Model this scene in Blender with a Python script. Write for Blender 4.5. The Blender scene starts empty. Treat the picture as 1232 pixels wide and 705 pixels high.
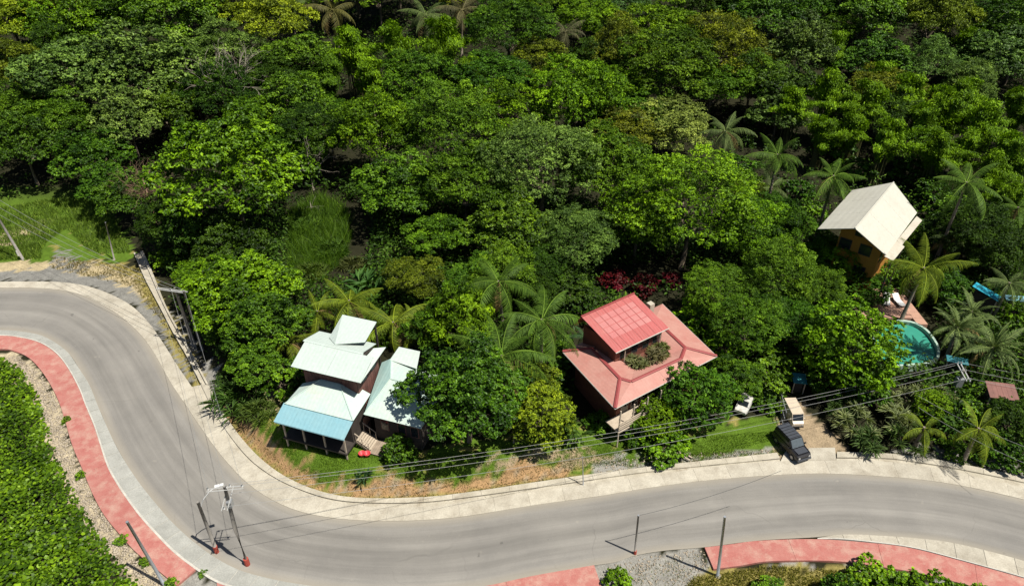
import bpy, math, random
import numpy as np
from mathutils import Vector, Matrix

# ------------------------------------------------------------------ camera, sky, sun, exposure
SC = bpy.context.scene
COL = SC.collection
FPX, CX, CY, CAMH, PITCH = 860.0, 616.0, 352.5, 48.0, math.radians(34.7)
CP, SP = math.cos(PITCH), math.sin(PITCH)
cam_d = bpy.data.cameras.new('camera')
cam_d.sensor_width = 36.0
cam_d.lens = 36.0 * FPX / 1232.0
cam_d.clip_start = 0.5
cam_d.clip_end = 3000.0
cam = bpy.data.objects.new('camera', cam_d)
cam.location = (0, 0, CAMH)
cam.rotation_euler = (math.pi / 2 - PITCH, 0, 0)
COL.objects.link(cam)
SC.camera = cam

SUN_EL = math.radians(64.0)
SUN_AZ = Vector((0.86, -0.51)).normalized()
TO_SUN = Vector((SUN_AZ.x * math.cos(SUN_EL), SUN_AZ.y * math.cos(SUN_EL), math.sin(SUN_EL)))
world = bpy.data.worlds.new('World')
SC.world = world
world.use_nodes = True
wn = world.node_tree.nodes
sky = wn.new('ShaderNodeTexSky')
sky.sky_type = 'NISHITA'
sky.sun_disc = False
sky.sun_elevation = SUN_EL
sky.sun_rotation = math.atan2(SUN_AZ.x, SUN_AZ.y)
bg = wn['Background']
bg.inputs['Strength'].default_value = 0.05
world.node_tree.links.new(sky.outputs['Color'], bg.inputs['Color'])
sun_d = bpy.data.lights.new('sun', 'SUN')
sun_d.energy = 5.0
sun_d.angle = math.radians(0.5)
sun_d.color = (1.0, 0.95, 0.86)
sun = bpy.data.objects.new('sun', sun_d)
sun.rotation_euler = TO_SUN.to_track_quat('Z', 'Y').to_euler()
sun.location = TO_SUN * 200
COL.objects.link(sun)
vs = SC.view_settings
vs.view_transform = 'Standard'
vs.look = 'None'
vs.exposure = 0.34
vs.gamma = 1.0
vs.use_curve_mapping = False
try:
    SC.cycles.max_bounces = 6
    SC.cycles.diffuse_bounces = 1
    SC.cycles.transparent_max_bounces = 4
except Exception:
    pass

# ------------------------------------------------------------------ geometry of the place
def P(px, py, z=0.0):
    """the point at height z that the photograph shows at (px, py)"""
    u = (CY - py) / FPX
    d = Vector(((px - CX) / FPX, CP + u * SP, -SP + u * CP))
    t = (z - CAMH) / d.z
    return Vector((d.x * t, d.y * t, z))

def XY(pts, z=0.0):
    return np.array([P(a, b, z)[:2] for a, b in pts])

def smooth_line(pts, n):
    """Catmull-Rom through pts (N,2), resampled to n points by arc length"""
    p = np.asarray(pts, float)
    q = np.vstack([2 * p[0] - p[1], p, 2 * p[-1] - p[-2]])
    out = []
    for i in range(1, len(q) - 2):
        a, b, c, d = q[i - 1], q[i], q[i + 1], q[i + 2]
        for t in np.linspace(0, 1, 12, endpoint=False):
            out.append(0.5 * ((2 * b) + (-a + c) * t + (2 * a - 5 * b + 4 * c - d) * t * t + (-a + 3 * b - 3 * c + d) * t ** 3))
    out.append(p[-1])
    out = np.array(out)
    s = np.r_[0, np.cumsum(np.linalg.norm(np.diff(out, axis=0), axis=1))]
    k = np.linspace(0, s[-1], n)
    return np.c_[np.interp(k, s, out[:, 0]), np.interp(k, s, out[:, 1])]

def inpoly(x, y, poly):
    r = np.zeros(np.shape(x), bool)
    n = len(poly)
    j = n - 1
    for i in range(n):
        xi, yi = poly[i]
        xj, yj = poly[j]
        c = ((yi > y) != (yj > y)) & (x < (xj - xi) * (y - yi) / (yj - yi + 1e-12) + xi)
        r ^= c
        j = i
    return r

# far edge of the asphalt, outer edge of the concrete shoulder, near edge of the asphalt (photograph pixels)
FE = [(-160, 352), (-70, 348), (0, 346.6), (34, 346.6), (68, 348.6), (95, 354), (119, 364.6), (146, 381.6), (170, 403.7), (187, 427.6), (204, 458),
      (222, 485), (240, 512), (257, 536), (274, 557), (297, 580.6), (325, 600), (359, 614.7), (400, 623), (450, 626.5),
      (500, 626), (560, 621), (640, 608), (720, 597), (780, 587), (850, 578), (943, 571), (1005, 570), (1098, 576),
      (1160, 585), (1232, 601), (1300, 618), (1420, 655)]
SO = [(-160, 345), (-70, 341), (0, 339.8), (41, 339.5), (78, 340.5), (109, 346), (136, 356), (160, 369.7), (180, 390), (197, 414), (214, 441),
      (231, 466), (246, 489), (260, 511), (277, 534), (300, 557), (329, 577), (367, 594), (410, 606), (460, 611), (510, 610),
      (560, 604), (671, 588), (780, 573), (850, 563), (927, 556), (1005, 554), (1067, 556), (1113, 562), (1160, 571),
      (1232, 588), (1300, 606), (1420, 640)]
NE = [(-160, 404), (-70, 399), (0, 397.5), (31, 400), (55, 406), (80, 422.5), (96.5, 445.5), (119, 491), (134, 525), (156, 564), (182, 599),
      (216, 638), (255, 668), (294, 688), (350, 701), (420, 711), (500, 713), (576, 706), (643, 692), (714, 680), (740, 676), (764, 668),
      (800, 662), (847, 658), (912, 650), (980, 646), (1011, 643), (1051, 644), (1113, 648.5), (1160, 656), (1200, 665.6),
      (1232, 675), (1300, 698), (1420, 745)]
# concrete drain kerb: inner and outer line
KI = [(242, 463.5), (257, 494), (276, 524), (301, 554), (331, 576), (366, 592), (400, 602), (440, 606), (500, 606), (560, 600), (681, 583),
      (780, 569), (870, 559.5), (938, 553)]
KO = [(252, 466), (267, 494), (287, 524), (311, 551), (338, 572), (369, 587.5), (402, 597.5), (440, 601.5), (500, 601), (560, 595), (681, 577),
      (780, 564), (870, 554), (938, 546.6)]
KI2 = [(1006, 552), (1067, 553), (1113, 559), (1160, 567), (1232, 582), (1300, 597)]
KO2 = [(1006, 546), (1067, 548), (1113, 553.5), (1160, 561.5), (1232, 576), (1300, 591)]
DL = [(161.5, 306.6), (175.5, 338.5), (193, 371.6), (208.7, 402), (226.5, 433), (242, 463.5)]
DR = [(173, 305), (183.5, 328), (200, 369), (216, 399.7), (233, 430), (252, 466)]

kerb_full = np.vstack([XY(DR), XY(KO)[1:], XY(KO2)[1:]])
kx, ky = kerb_full[:, 0], kerb_full[:, 1]

def sstep(a, b, v):
    t = np.clip((v - a) / (b - a), 0, 1)
    return t * t * (3 - 2 * t)

def dist_poly(x, y, pl):
    d = np.full(np.shape(x), 1e9)
    for i in range(len(pl) - 1):
        ax, ay = pl[i]
        bx, by = pl[i + 1]
        L = (bx - ax) ** 2 + (by - ay) ** 2
        t = np.clip(((x - ax) * (bx - ax) + (y - ay) * (by - ay)) / L, 0, 1)
        d = np.minimum(d, np.hypot(x - ax - t * (bx - ax), y - ay - t * (by - ay)))
    return d

def terrain(x, y):
    x = np.asarray(x, float)
    y = np.asarray(y, float)
    side = (y > np.interp(x, kx, ky)) & (x > kx[0])
    d = dist_poly(x, y, kerb_full)
    hb = 0.25 + 1.45 * sstep(-34, -26, x) * (1 - sstep(1, 9, x))
    h = np.where(side, hb * sstep(0.1, 2.6, d), 0.0)
    far = np.maximum(0, y - 100 - 0.05 * x)
    h = h + np.where(far > 0, 0.17 * far * far / (far + 14), 0)
    h = h + sstep(74, 95, y) * (0.5 * np.sin(x * 0.13 + 1) + 0.4 * np.sin(y * 0.17 + x * 0.05))
    h = h + 0.03 * np.sin(x * 1.7) * np.sin(y * 2.1) * sstep(0.5, 4, d)
    # the near roadside below the pavement falls away a little
    return h - 0.06

def tz(x, y):
    return float(terrain(x, y))

def hit(px, py, dz=0.0):
    """where the view line of a pixel meets the terrain raised by dz; returns the ground point"""
    u = (CY - py) / FPX
    d = np.array([(px - CX) / FPX, CP + u * SP, -SP + u * CP])
    t = np.linspace(20, 330, 1600)
    X = d[0] * t
    Y = d[1] * t
    Z = CAMH + d[2] * t
    f = Z - terrain(X, Y) - dz
    k = np.argmax(f < 0)
    if k == 0:
        k = len(t) - 1
    return Vector((X[k], Y[k], float(terrain(X[k], Y[k])))), t[k]

# ------------------------------------------------------------------ objects
def tag(o, label=None, cat=None, group=None, kind=None):
    if label: o['label'] = label
    if cat: o['category'] = cat
    if group: o['group'] = group
    if kind: o['kind'] = kind
    return o

def empty(name, loc=(0, 0, 0), rz=0.0, scale=1.0):
    o = bpy.data.objects.new(name, None)
    o.empty_display_size = 0.3
    o.location = loc
    o.rotation_euler = (0, 0, rz)
    o.scale = (scale,) * 3
    COL.objects.link(o)
    return o

def link_mesh(name, me, parent=None, color=None):
    o = bpy.data.objects.new(name, me)
    COL.objects.link(o)
    if parent is not None:
        o.parent = parent
    if color is not None:
        o.color = (color[0], color[1], color[2], 1)
    return o

class MB:
    """collects shapes; build() links them as one mesh object"""
    def __init__(self):
        self.v, self.f = [], []
    def add(self, vs, fs):
        b = len(self.v)
        self.v += [tuple(p) for p in vs]
        self.f += [tuple(i + b for i in q) for q in fs]
        return self
    def box(self, c, s, rz=0.0, M=None):
        hx, hy, hz = s[0] / 2, s[1] / 2, s[2] / 2
        vs = [(sx * hx, sy * hy, sz * hz) for sz in (-1, 1) for sy in (-1, 1) for sx in (-1, 1)]
        R = M if M is not None else Matrix.Rotation(rz, 3, 'Z')
        C = Vector(c)
        return self.add([C + R @ Vector(v) for v in vs], [(0, 2, 3, 1), (4, 5, 7, 6), (0, 1, 5, 4), (2, 6, 7, 3), (0, 4, 6, 2), (1, 3, 7, 5)])
    def span(self, a, b):
        a, b = Vector(a), Vector(b)
        return self.box((a + b) / 2, [abs(v) for v in (b - a)])
    def slab(self, poly, t):
        """polygon of 3D points (counter-clockwise from above) with thickness t downwards along its normal"""
        p = [Vector(q) for q in poly]
        n = len(p)
        nn = Vector((0, 0, 0))
        for i in range(n):
            a, b = p[i], p[(i + 1) % n]
            nn += a.cross(b)
        nn.normalize()
        if nn.z < 0:
            p.reverse()
            nn = -nn
        lo = [q - nn * t for q in p]
        fs = [tuple(range(n)), tuple(range(2 * n - 1, n - 1, -1))]
        fs += [(i, n + i, n + (i + 1) % n, (i + 1) % n) for i in range(n)]
        return self.add(p + lo, fs)
    def tube(self, pts, rad, n=6, cap=True):
        pts = [Vector(p) for p in pts]
        if not hasattr(rad, '__len__'):
            rad = [rad] * len(pts)
        rings = []
        up = Vector((0, 0, 1))
        for i, p in enumerate(pts):
            d = (pts[min(i + 1, len(pts) - 1)] - pts[max(i - 1, 0)]).normalized()
            a = d.cross(up)
            if a.length < 1e-3:
                a = d.cross(Vector((1, 0, 0)))
            a.normalize()
            b = d.cross(a)
            rings.append([p + (a * math.cos(2 * math.pi * k / n) + b * math.sin(2 * math.pi * k / n)) * rad[i] for k in range(n)])
        vs = [q for r in rings for q in r]
        fs = []
        for i in range(len(pts) - 1):
            for k in range(n):
                fs.append((i * n + k, i * n + (k + 1) % n, (i + 1) * n + (k + 1) % n, (i + 1) * n + k))
        if cap:
            fs.append(tuple(range(n)))
            fs.append(tuple(range(len(vs) - 1, len(vs) - n - 1, -1)))
        return self.add(vs, fs)
    def mesh(self, name, mat, smooth=False):
        me = bpy.data.meshes.new(name)
        me.from_pydata(self.v, [], self.f)
        me.materials.append(mat)
        if smooth:
            me.polygons.foreach_set('use_smooth', [True] * len(me.polygons))
        me.update()
        return me
    def build(self, name, mat, parent=None, smooth=False):
        return link_mesh(name, self.mesh(name, mat, smooth), parent)

def np_mesh(name, V, Fa, mat, tint=None, smooth=False, colors=None):
    """V (n,3), Fa (m,k): one array of equal-sided faces"""
    me = bpy.data.meshes.new(name)
    V = np.asarray(V, np.float32)
    Fa = np.asarray(Fa, np.int32)
    m, k = Fa.shape
    me.vertices.add(len(V))
    me.vertices.foreach_set('co', V.ravel())
    me.loops.add(m * k)
    me.loops.foreach_set('vertex_index', Fa.ravel())
    me.polygons.add(m)
    me.polygons.foreach_set('loop_start', np.arange(0, m * k, k, dtype=np.int32))
    try:
        me.polygons.foreach_set('loop_total', np.full(m, k, np.int32))
    except Exception:
        pass
    if smooth:
        me.polygons.foreach_set('use_smooth', np.ones(m, bool))
    me.update(calc_edges=True)
    if tint is not None:
        a = me.attributes.new('tint', 'FLOAT', 'POINT')
        a.data.foreach_set('value', np.asarray(tint, np.float32))
    if colors is not None:
        a = me.attributes.new('zone', 'FLOAT_COLOR', 'POINT')
        a.data.foreach_set('color', np.asarray(colors, np.float32).ravel())
    me.materials.append(mat)
    return me

# ------------------------------------------------------------------ materials
def nodes_of(name):
    m = bpy.data.materials.new(name)
    m.use_nodes = True
    nt = m.node_tree
    return m, nt, nt.nodes, nt.links, nt.nodes['Principled BSDF']

def mixrgb(N, L, kind, fac, a, b):
    n = N.new('ShaderNodeMix')
    n.data_type = 'RGBA'
    n.blend_type = kind
    for sock, v in ((n.inputs[0], fac), (n.inputs[6], a), (n.inputs[7], b)):
        if hasattr(v, 'is_output'):
            L.new(v, sock)
        elif isinstance(v, (int, float)):
            sock.default_value = v
        else:
            sock.default_value = (v[0], v[1], v[2], 1)
    return n.outputs[2]

def ramp(N, L, src, lo, hi, a=0.0, b=1.0):
    n = N.new('ShaderNodeMapRange')
    n.inputs[1].default_value = lo
    n.inputs[2].default_value = hi
    n.inputs[3].default_value = a
    n.inputs[4].default_value = b
    L.new(src, n.inputs[0])
    return n.outputs[0]

def noise(N, L, scale, detail=4.0, vec=None, rough=0.6):
    n = N.new('ShaderNodeTexNoise')
    n.inputs['Scale'].default_value = scale
    n.inputs['Detail'].default_value = detail
    n.inputs['Roughness'].default_value = rough
    if vec is not None:
        L.new(vec, n.inputs['Vector'])
    return n.outputs[0]

def noise_col(N, L, scale, vec):
    n = N.new('ShaderNodeTexNoise')
    n.inputs['Scale'].default_value = scale
    L.new(vec, n.inputs['Vector'])
    return n.outputs['Color']

def bump(N, L, B, h, strength, dist=0.02):
    n = N.new('ShaderNodeBump')
    n.inputs['Strength'].default_value = strength
    n.inputs['Distance'].default_value = dist
    L.new(h, n.inputs['Height'])
    L.new(n.outputs[0], B.inputs['Normal'])

def mat(name, c1, c2=None, scale=1.5, rough=0.7, fine=18.0, bmp=0.25, metal=0.0, spec=0.4, lo=0.35, hi=0.65, rnd=0.0, stain=None, coord='Object', sscale=0.4, slo=.55, shi=.75):
    """plain colour c1 weathered towards c2 in patches, with a finer grain and slight relief"""
    m, nt, N, L, B = nodes_of(name)
    c2 = c2 if c2 is not None else tuple(v * 0.8 for v in c1)
    tc = N.new('ShaderNodeTexCoord')
    vec = tc.outputs[coord]
    n1 = noise(N, L, scale, 5, vec)
    n2 = noise(N, L, fine, 3, vec)
    col = mixrgb(N, L, 'MIX', ramp(N, L, n1, lo, hi), c1, c2)
    if stain:
        n3 = noise(N, L, sscale, 6, vec, 0.7)
        col = mixrgb(N, L, 'MIX', ramp(N, L, n3, slo, shi), col, stain)
    g = ramp(N, L, n2, 0.3, 0.7, 0.86, 1.12)
    col = mixrgb(N, L, 'MULTIPLY', 1.0, col, g)
    if rnd:
        oi = N.new('ShaderNodeObjectInfo')
        col = mixrgb(N, L, 'MULTIPLY', 1.0, col, ramp(N, L, oi.outputs['Random'], 0, 1, 1 - rnd, 1 + rnd))
    L.new(col, B.inputs['Base Color'])
    B.inputs['Roughness'].default_value = rough
    B.inputs['Metallic'].default_value = metal
    B.inputs['Specular IOR Level'].default_value = spec
    if bmp:
        bump(N, L, B, n2, bmp)
    return m

def leaf_mat(name, rough=0.5, trans=0.14, spec=0.14, vary=0.68):
    """foliage: the object's own colour, varied leaf by leaf"""
    m, nt, N, L, B = nodes_of(name)
    oi = N.new('ShaderNodeObjectInfo')
    at = N.new('ShaderNodeAttribute')
    at.attribute_name = 'tint'
    hs = N.new('ShaderNodeHueSaturation')
    L.new(oi.outputs['Color'], hs.inputs['Color'])
    pw = N.new('ShaderNodeMath'); pw.operation = 'POWER'; pw.inputs[1].default_value = 1.9
    L.new(at.outputs['Fac'], pw.inputs[0])
    L.new(ramp(N, L, pw.outputs[0], 0, 1, 0.95 - vary, 0.95 + vary * 2.4), hs.inputs['Value'])
    L.new(ramp(N, L, at.outputs['Fac'], 0, 1, 0.522, 0.484), hs.inputs['Hue'])
    L.new(hs.outputs[0], B.inputs['Base Color'])
    B.inputs['Roughness'].default_value = rough
    B.inputs['Specular IOR Level'].default_value = spec
    if trans > 0:
        tr = N.new('ShaderNodeBsdfTranslucent')
        L.new(mixrgb(N, L, 'MULTIPLY', 1.0, hs.outputs[0], (1.25, 1.35, 0.5)), tr.inputs['Color'])
        mx = N.new('ShaderNodeMixShader')
        mx.inputs[0].default_value = trans
        L.new(B.outputs[0], mx.inputs[1])
        L.new(tr.outputs[0], mx.inputs[2])
        L.new(mx.outputs[0], N['Material Output'].inputs['Surface'])
    return m

def road_mat():
    m, nt, N, L, B = nodes_of('asphalt')
    uv = N.new('ShaderNodeUVMap')
    uv.uv_map = 'along'
    mp = N.new('ShaderNodeMapping')
    mp.inputs['Scale'].default_value = (9.0, 0.05, 1.0)
    L.new(uv.outputs[0], mp.inputs[0])
    streak = noise(N, L, 1.0, 5, mp.outputs[0], 0.65)
    mp2 = N.new('ShaderNodeMapping')
    mp2.inputs['Scale'].default_value = (2.2, 0.02, 1.0)
    L.new(uv.outputs[0], mp2.inputs[0])
    wide = noise(N, L, 1.0, 3, mp2.outputs[0], 0.5)
    tc = N.new('ShaderNodeTexCoord')
    patch = noise(N, L, 0.16, 6, tc.outputs['Object'], 0.65)
    grain = noise(N, L, 24.0, 2, tc.outputs['Object'])
    # dark rubbed tyre lanes across the width (u is 0..1)
    sx = N.new('ShaderNodeSeparateXYZ')
    L.new(uv.outputs[0], sx.inputs[0])
    wv = N.new('ShaderNodeMath'); wv.operation = 'MULTIPLY'; wv.inputs[1].default_value = 25.1
    L.new(sx.outputs[0], wv.inputs[0])
    sn = N.new('ShaderNodeMath'); sn.operation = 'COSINE'
    L.new(wv.outputs[0], sn.inputs[0])
    col = mixrgb(N, L, 'MIX', ramp(N, L, patch, 0.32, 0.7), (0.205, 0.195, 0.178), (0.262, 0.248, 0.222))
    col = mixrgb(N, L, 'MULTIPLY', 0.8, col, ramp(N, L, streak, 0.3, 0.72, 0.78, 1.15))
    col = mixrgb(N, L, 'MULTIPLY', 0.8, col, ramp(N, L, wide, 0.3, 0.7, 0.84, 1.12))
    # fine cracks, tar spots and pale scuffs
    vo = N.new('ShaderNodeTexVoronoi'); vo.feature = 'DISTANCE_TO_EDGE'; vo.inputs['Scale'].default_value = 0.11
    wob = mixrgb(N, L, 'ADD', 1.0, tc.outputs['Object'], mixrgb(N, L, 'MULTIPLY', 1.0, noise_col(N, L, 0.5, tc.outputs['Object']), (2.2, 2.2, 0)))
    L.new(wob, vo.inputs['Vector'])
    col = mixrgb(N, L, 'MULTIPLY', ramp(N, L, patch, 0.45, 0.6, 0.0, 0.75), col, ramp(N, L, vo.outputs['Distance'], 0.0, 0.006, 0.72, 1.0))
    sp1 = noise(N, L, 0.9, 2, tc.outputs['Object'])
    col = mixrgb(N, L, 'MIX', ramp(N, L, sp1, 0.735, 0.76, 0, 0.7), col, (0.12, 0.115, 0.105))
    sp2 = noise(N, L, 0.55, 3, tc.outputs['Generated'] if False else tc.outputs['Object'], 0.8)
    col = mixrgb(N, L, 'MIX', ramp(N, L, sp2, 0.66, 0.76, 0, 0.35), col, (0.37, 0.34, 0.28))
    col = mixrgb(N, L, 'MULTIPLY', 0.7, col, ramp(N, L, sn.outputs[0], -1, 1, 1.06, 0.9))
    # dust gathered along both edges of the asphalt
    edge = N.new('ShaderNodeMath'); edge.operation = 'PINGPONG'; edge.inputs[1].default_value = 0.5
    L.new(sx.outputs[0], edge.inputs[0])
    col = mixrgb(N, L, 'MIX', ramp(N, L, edge.outputs[0], 0.0, 0.12, 0.55, 0.0), col, (0.36, 0.32, 0.25))
    col = mixrgb(N, L, 'MULTIPLY', 1.0, col, ramp(N, L, grain, 0.25, 0.75, 0.9, 1.1))
    L.new(col, B.inputs['Base Color'])
    B.inputs['Roughness'].default_value = 0.85
    B.inputs['Specular IOR Level'].default_value = 0.25
    bump(N, L, B, grain, 0.2, 0.01)
    return m

def ground_mat():
    m, nt, N, L, B = nodes_of('ground_cover_soil')
    at = N.new('ShaderNodeAttribute')
    at.attribute_name = 'zone'
    tc = N.new('ShaderNodeTexCoord')
    a = noise(N, L, 0.9, 6, tc.outputs['Object'], 0.7)
    b = noise(N, L, 7.0, 4, tc.outputs['Object'], 0.7)
    c = noise(N, L, 30.0, 2, tc.outputs['Object'])
    col = mixrgb(N, L, 'MULTIPLY', 1.0, at.outputs['Color'], ramp(N, L, a, 0.25, 0.75, 0.7, 1.3))
    col = mixrgb(N, L, 'MULTIPLY', 1.0, col, ramp(N, L, b, 0.25, 0.75, 0.68, 1.32))
    col = mixrgb(N, L, 'MULTIPLY', 1.0, col, ramp(N, L, c, 0.25, 0.75, 0.8, 1.2))
    L.new(col, B.inputs['Base Color'])
    B.inputs['Roughness'].default_value = 0.95
    B.inputs['Specular IOR Level'].default_value = 0.15
    bump(N, L, B, b, 0.8, 0.12)
    return m

def corrugated(name, c1, c2, stain=None, freq=22.0, rough=0.45, axis=0, spec=0.4, rib=0.1, slo=.52, shi=.72, sscale=.35):
    """painted sheet roofing: ribs run down the slope (object X is along the eave)"""
    m, nt, N, L, B = nodes_of(name)
    tc = N.new('ShaderNodeTexCoord')
    v = tc.outputs['Object']
    n1 = noise(N, L, 0.5, 6, v, 0.7)
    n2 = noise(N, L, 3.5, 5, v, 0.7)
    col = mixrgb(N, L, 'MIX', ramp(N, L, n1, 0.35, 0.65), c1, c2)
    if stain:
        n3 = noise(N, L, sscale, 7, v, 0.75)
        col = mixrgb(N, L, 'MIX', ramp(N, L, n3, slo, shi, 0, 0.8), col, stain)
    col = mixrgb(N, L, 'MULTIPLY', 1.0, col, ramp(N, L, n2, 0.3, 0.7, 0.92, 1.06))
    sx = N.new('ShaderNodeSeparateXYZ')
    L.new(v, sx.inputs[0])
    mu = N.new('ShaderNodeMath'); mu.operation = 'MULTIPLY'; mu.inputs[1].default_value = freq
    L.new(sx.outputs[axis], mu.inputs[0])
    sn = N.new('ShaderNodeMath'); sn.operation = 'SINE'
    L.new(mu.outputs[0], sn.inputs[0])
    L.new(col, B.inputs['Base Color'])
    B.inputs['Roughness'].default_value = rough
    B.inputs['Specular IOR Level'].default_value = spec
    bump(N, L, B, sn.outputs[0], rib, 0.03)
    return m

M_ROAD = road_mat()
M_GROUND = ground_mat()
M_CONC = mat('pale_concrete', (0.47, 0.435, 0.355), (0.39, 0.355, 0.285), 0.8, 0.9, 9, 0.3, rnd=0.09, stain=(0.30, 0.265, 0.205), sscale=0.7, slo=.48, shi=.75)
M_CONC2 = mat('gutter_concrete', (0.36, 0.36, 0.325), (0.30, 0.30, 0.27), 0.9, 0.9, 9, 0.3, rnd=0.06)
M_KERB = mat('white_kerb_paint', (0.52, 0.50, 0.44), (0.42, 0.40, 0.35), 1.2, 0.85, 9, 0.2)
M_DRAIN = mat('weathered_drain_concrete', (0.47, 0.43, 0.345), (0.37, 0.335, 0.26), 0.8, 0.92, 9, 0.35, rnd=0.06, stain=(0.25, 0.21, 0.15), sscale=0.5)
M_JOINT = mat('joint_filler', (0.26, 0.235, 0.19), None, 2, 0.95)
M_RED = mat('red_painted_pavement', (0.37, 0.125, 0.105), (0.41, 0.175, 0.145), 1.3, 0.88, 16, 0.25, stain=(0.45, 0.27, 0.215), sscale=0.9, slo=.47, shi=.68, rnd=.05)
M_BARK = mat('bark', (0.20, 0.16, 0.11), (0.10, 0.08, 0.055), 2.0, 0.9, 14, 0.6)
M_PALMBARK = mat('palm_bark', (0.26, 0.22, 0.17), (0.16, 0.13, 0.10), 3.0, 0.9, 14, 0.6)
M_TWIG = mat('bare_twigs', (0.33, 0.29, 0.23), (0.22, 0.19, 0.15), 2.0, 0.9, 14, 0.3)
M_LEAF = leaf_mat('leaf')
M_LEAFG = leaf_mat('glossy_leaf', 0.45, 0.10, 0.2, 0.7)
M_FROND = leaf_mat('frond', 0.6, 0.15, 0.18, 0.45)
M_GRASS = leaf_mat('grass_blade', 0.6, 0.3, 0.25, 0.6)
M_WOOD = mat('weathered_wood', (0.34, 0.27, 0.20), (0.24, 0.19, 0.14), 2.0, 0.85, 20, 0.3, rnd=0.15)
M_POLE = mat('pole_timber', (0.30, 0.28, 0.25), (0.22, 0.205, 0.18), 2.0, 0.85, 20, 0.3)
M_STEEL = mat('galvanised_steel', (0.46, 0.48, 0.50), (0.38, 0.40, 0.42), 2.0, 0.45, 20, 0.1, metal=0.6)
M_WHITE = mat('white_fitting', (0.72, 0.72, 0.70), (0.62, 0.62, 0.6), 3, 0.5, 20, 0.05)
M_REDPAINT = mat('red_band_paint', (0.42, 0.07, 0.045), (0.33, 0.06, 0.04), 4, 0.7, 20, 0.1)
M_ARM = mat('grey_crossarm', (0.46, 0.46, 0.44), (0.38, 0.38, 0.36), 3, 0.6, 20, 0.05)
M_WIRE = mat('cable', (0.42, 0.42, 0.40), (0.34, 0.34, 0.33), 2, 0.5, 20, 0.0, metal=0.3)
M_WIRED = mat('dark_cable', (0.09, 0.09, 0.09), None, 2, 0.6, 20, 0.0)
M_DARK = mat('dark_gap', (0.03, 0.028, 0.026), None, 2, 0.9)

# ------------------------------------------------------------------ ground sheet
def axis_lines(a, b, step, ends, n):
    core = np.arange(a, b + 1e-6, step)
    lo = a - (a - ends[0]) * (np.linspace(0, 1, n + 1)[1:] ** 2.2)
    hi = b + (ends[1] - b) * (np.linspace(0, 1, n + 1)[1:] ** 2.2)
    return np.r_[lo[::-1], core, hi]

rng = np.random.default_rng(7)
gx = axis_lines(-62, 62, 0.4, (-900, 900), 34)
gy = axis_lines(22, 84, 0.4, (-500, 1500), 40)
GX, GY = np.meshgrid(gx, gy)
GZ = terrain(GX, GY)
ZONES = {
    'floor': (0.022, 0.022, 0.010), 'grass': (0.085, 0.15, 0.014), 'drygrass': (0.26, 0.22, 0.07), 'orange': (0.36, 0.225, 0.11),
    'gravel': (0.27, 0.26, 0.23), 'tan': (0.42, 0.345, 0.205), 'earth': (0.32, 0.245, 0.155), 'rock': (0.44, 0.37, 0.25), 'grey': (0.21, 0.205, 0.185)}
zone_px = [
    ('drygrass', [(-80, 300), (0, 300), (170, 320), (205, 380), (250, 462), (235, 470), (197, 414), (160, 368), (109, 345), (41, 338), (-80, 340)]),
    ('tan', [(-60, 313), (60, 312), (120, 316), (165, 338), (178, 360), (150, 352), (110, 335), (50, 326), (-60, 327)]),
    ('grass', [(-80, 228), (120, 232), (140, 262), (162, 305), (150, 316), (110, 312), (60, 314), (-80, 316)]),
    ('tan', [(-80, 275), (20, 266), (44, 268), (42, 284), (20, 294), (-80, 306)]),
    ('grey', [(60, 312), (72, 298), (92, 306), (112, 322), (88, 330), (56, 324)]),
    ('grey', [(-80, 328), (0, 327), (60, 323), (125, 333), (160, 350), (185, 371), (207, 412), (238, 470), (228, 466), (197, 414), (160, 368), (109, 345), (41, 338), (-80, 340)]),
    ('gravel', [(205, 370), (232, 410), (262, 455), (270, 490), (256, 470), (225, 415)]),
    ('grass', [(290, 520), (312, 470), (350, 470), (430, 530), (520, 540), (600, 525), (700, 500), (850, 505), (940, 490), (944, 548), (780, 566), (690, 575), (560, 590), (440, 598), (360, 586), (310, 550)]),
    ('orange', [(250, 470), (275, 495), (300, 524), (330, 554), (370, 574), (410, 588), (470, 592), (560, 586), (640, 571), (690, 563), (692, 582), (560, 604), (440, 611), (367, 598), (310, 562), (262, 500)]),
    ('earth', [(585, 549), (640, 541), (700, 534), (752, 529), (752, 537), (700, 545), (640, 552), (595, 558)]),
    ('earth', [(320, 470), (345, 466), (340, 490), (322, 500)]),
    ('gravel', [(722, 556), (750, 545), (830, 545), (900, 538), (938, 536), (940, 549), (860, 556), (780, 567), (706, 576)]),
    ('grass', [(752, 524), (850, 512), (942, 494), (942, 540), (850, 548), (756, 556)]),
    ('earth', [(938, 490), (962, 486), (992, 520), (1015, 538), (1012, 558), (936, 558)]),
    ('gravel', [(455, 540), (480, 548), (476, 560), (456, 556)]),
    ('gravel', [(1010, 556), (1090, 538), (1150, 542), (1240, 566), (1240, 582), (1113, 560)]),
    ('gravel', [(560, 730), (717, 678), (764, 666), (847, 656), (856, 690), (930, 676), (1010, 676), (1070, 686), (1180, 712), (1000, 760), (560, 760)]),
    ('drygrass', [(832, 694), (870, 686), (930, 680), (1000, 680), (1060, 690), (1120, 705), (1080, 760), (820, 760)]),
    ('gravel', [(205, 690), (260, 690), (330, 715), (330, 760), (160, 760)]),
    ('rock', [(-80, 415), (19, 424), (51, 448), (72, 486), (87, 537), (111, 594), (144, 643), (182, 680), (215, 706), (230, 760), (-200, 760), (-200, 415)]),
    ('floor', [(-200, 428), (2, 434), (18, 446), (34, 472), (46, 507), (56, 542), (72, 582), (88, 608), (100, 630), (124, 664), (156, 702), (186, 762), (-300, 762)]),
]
cols = np.zeros(GX.shape + (4,))
cols[..., 3] = 1
cols[..., :3] = ZONES['floor']
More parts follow.
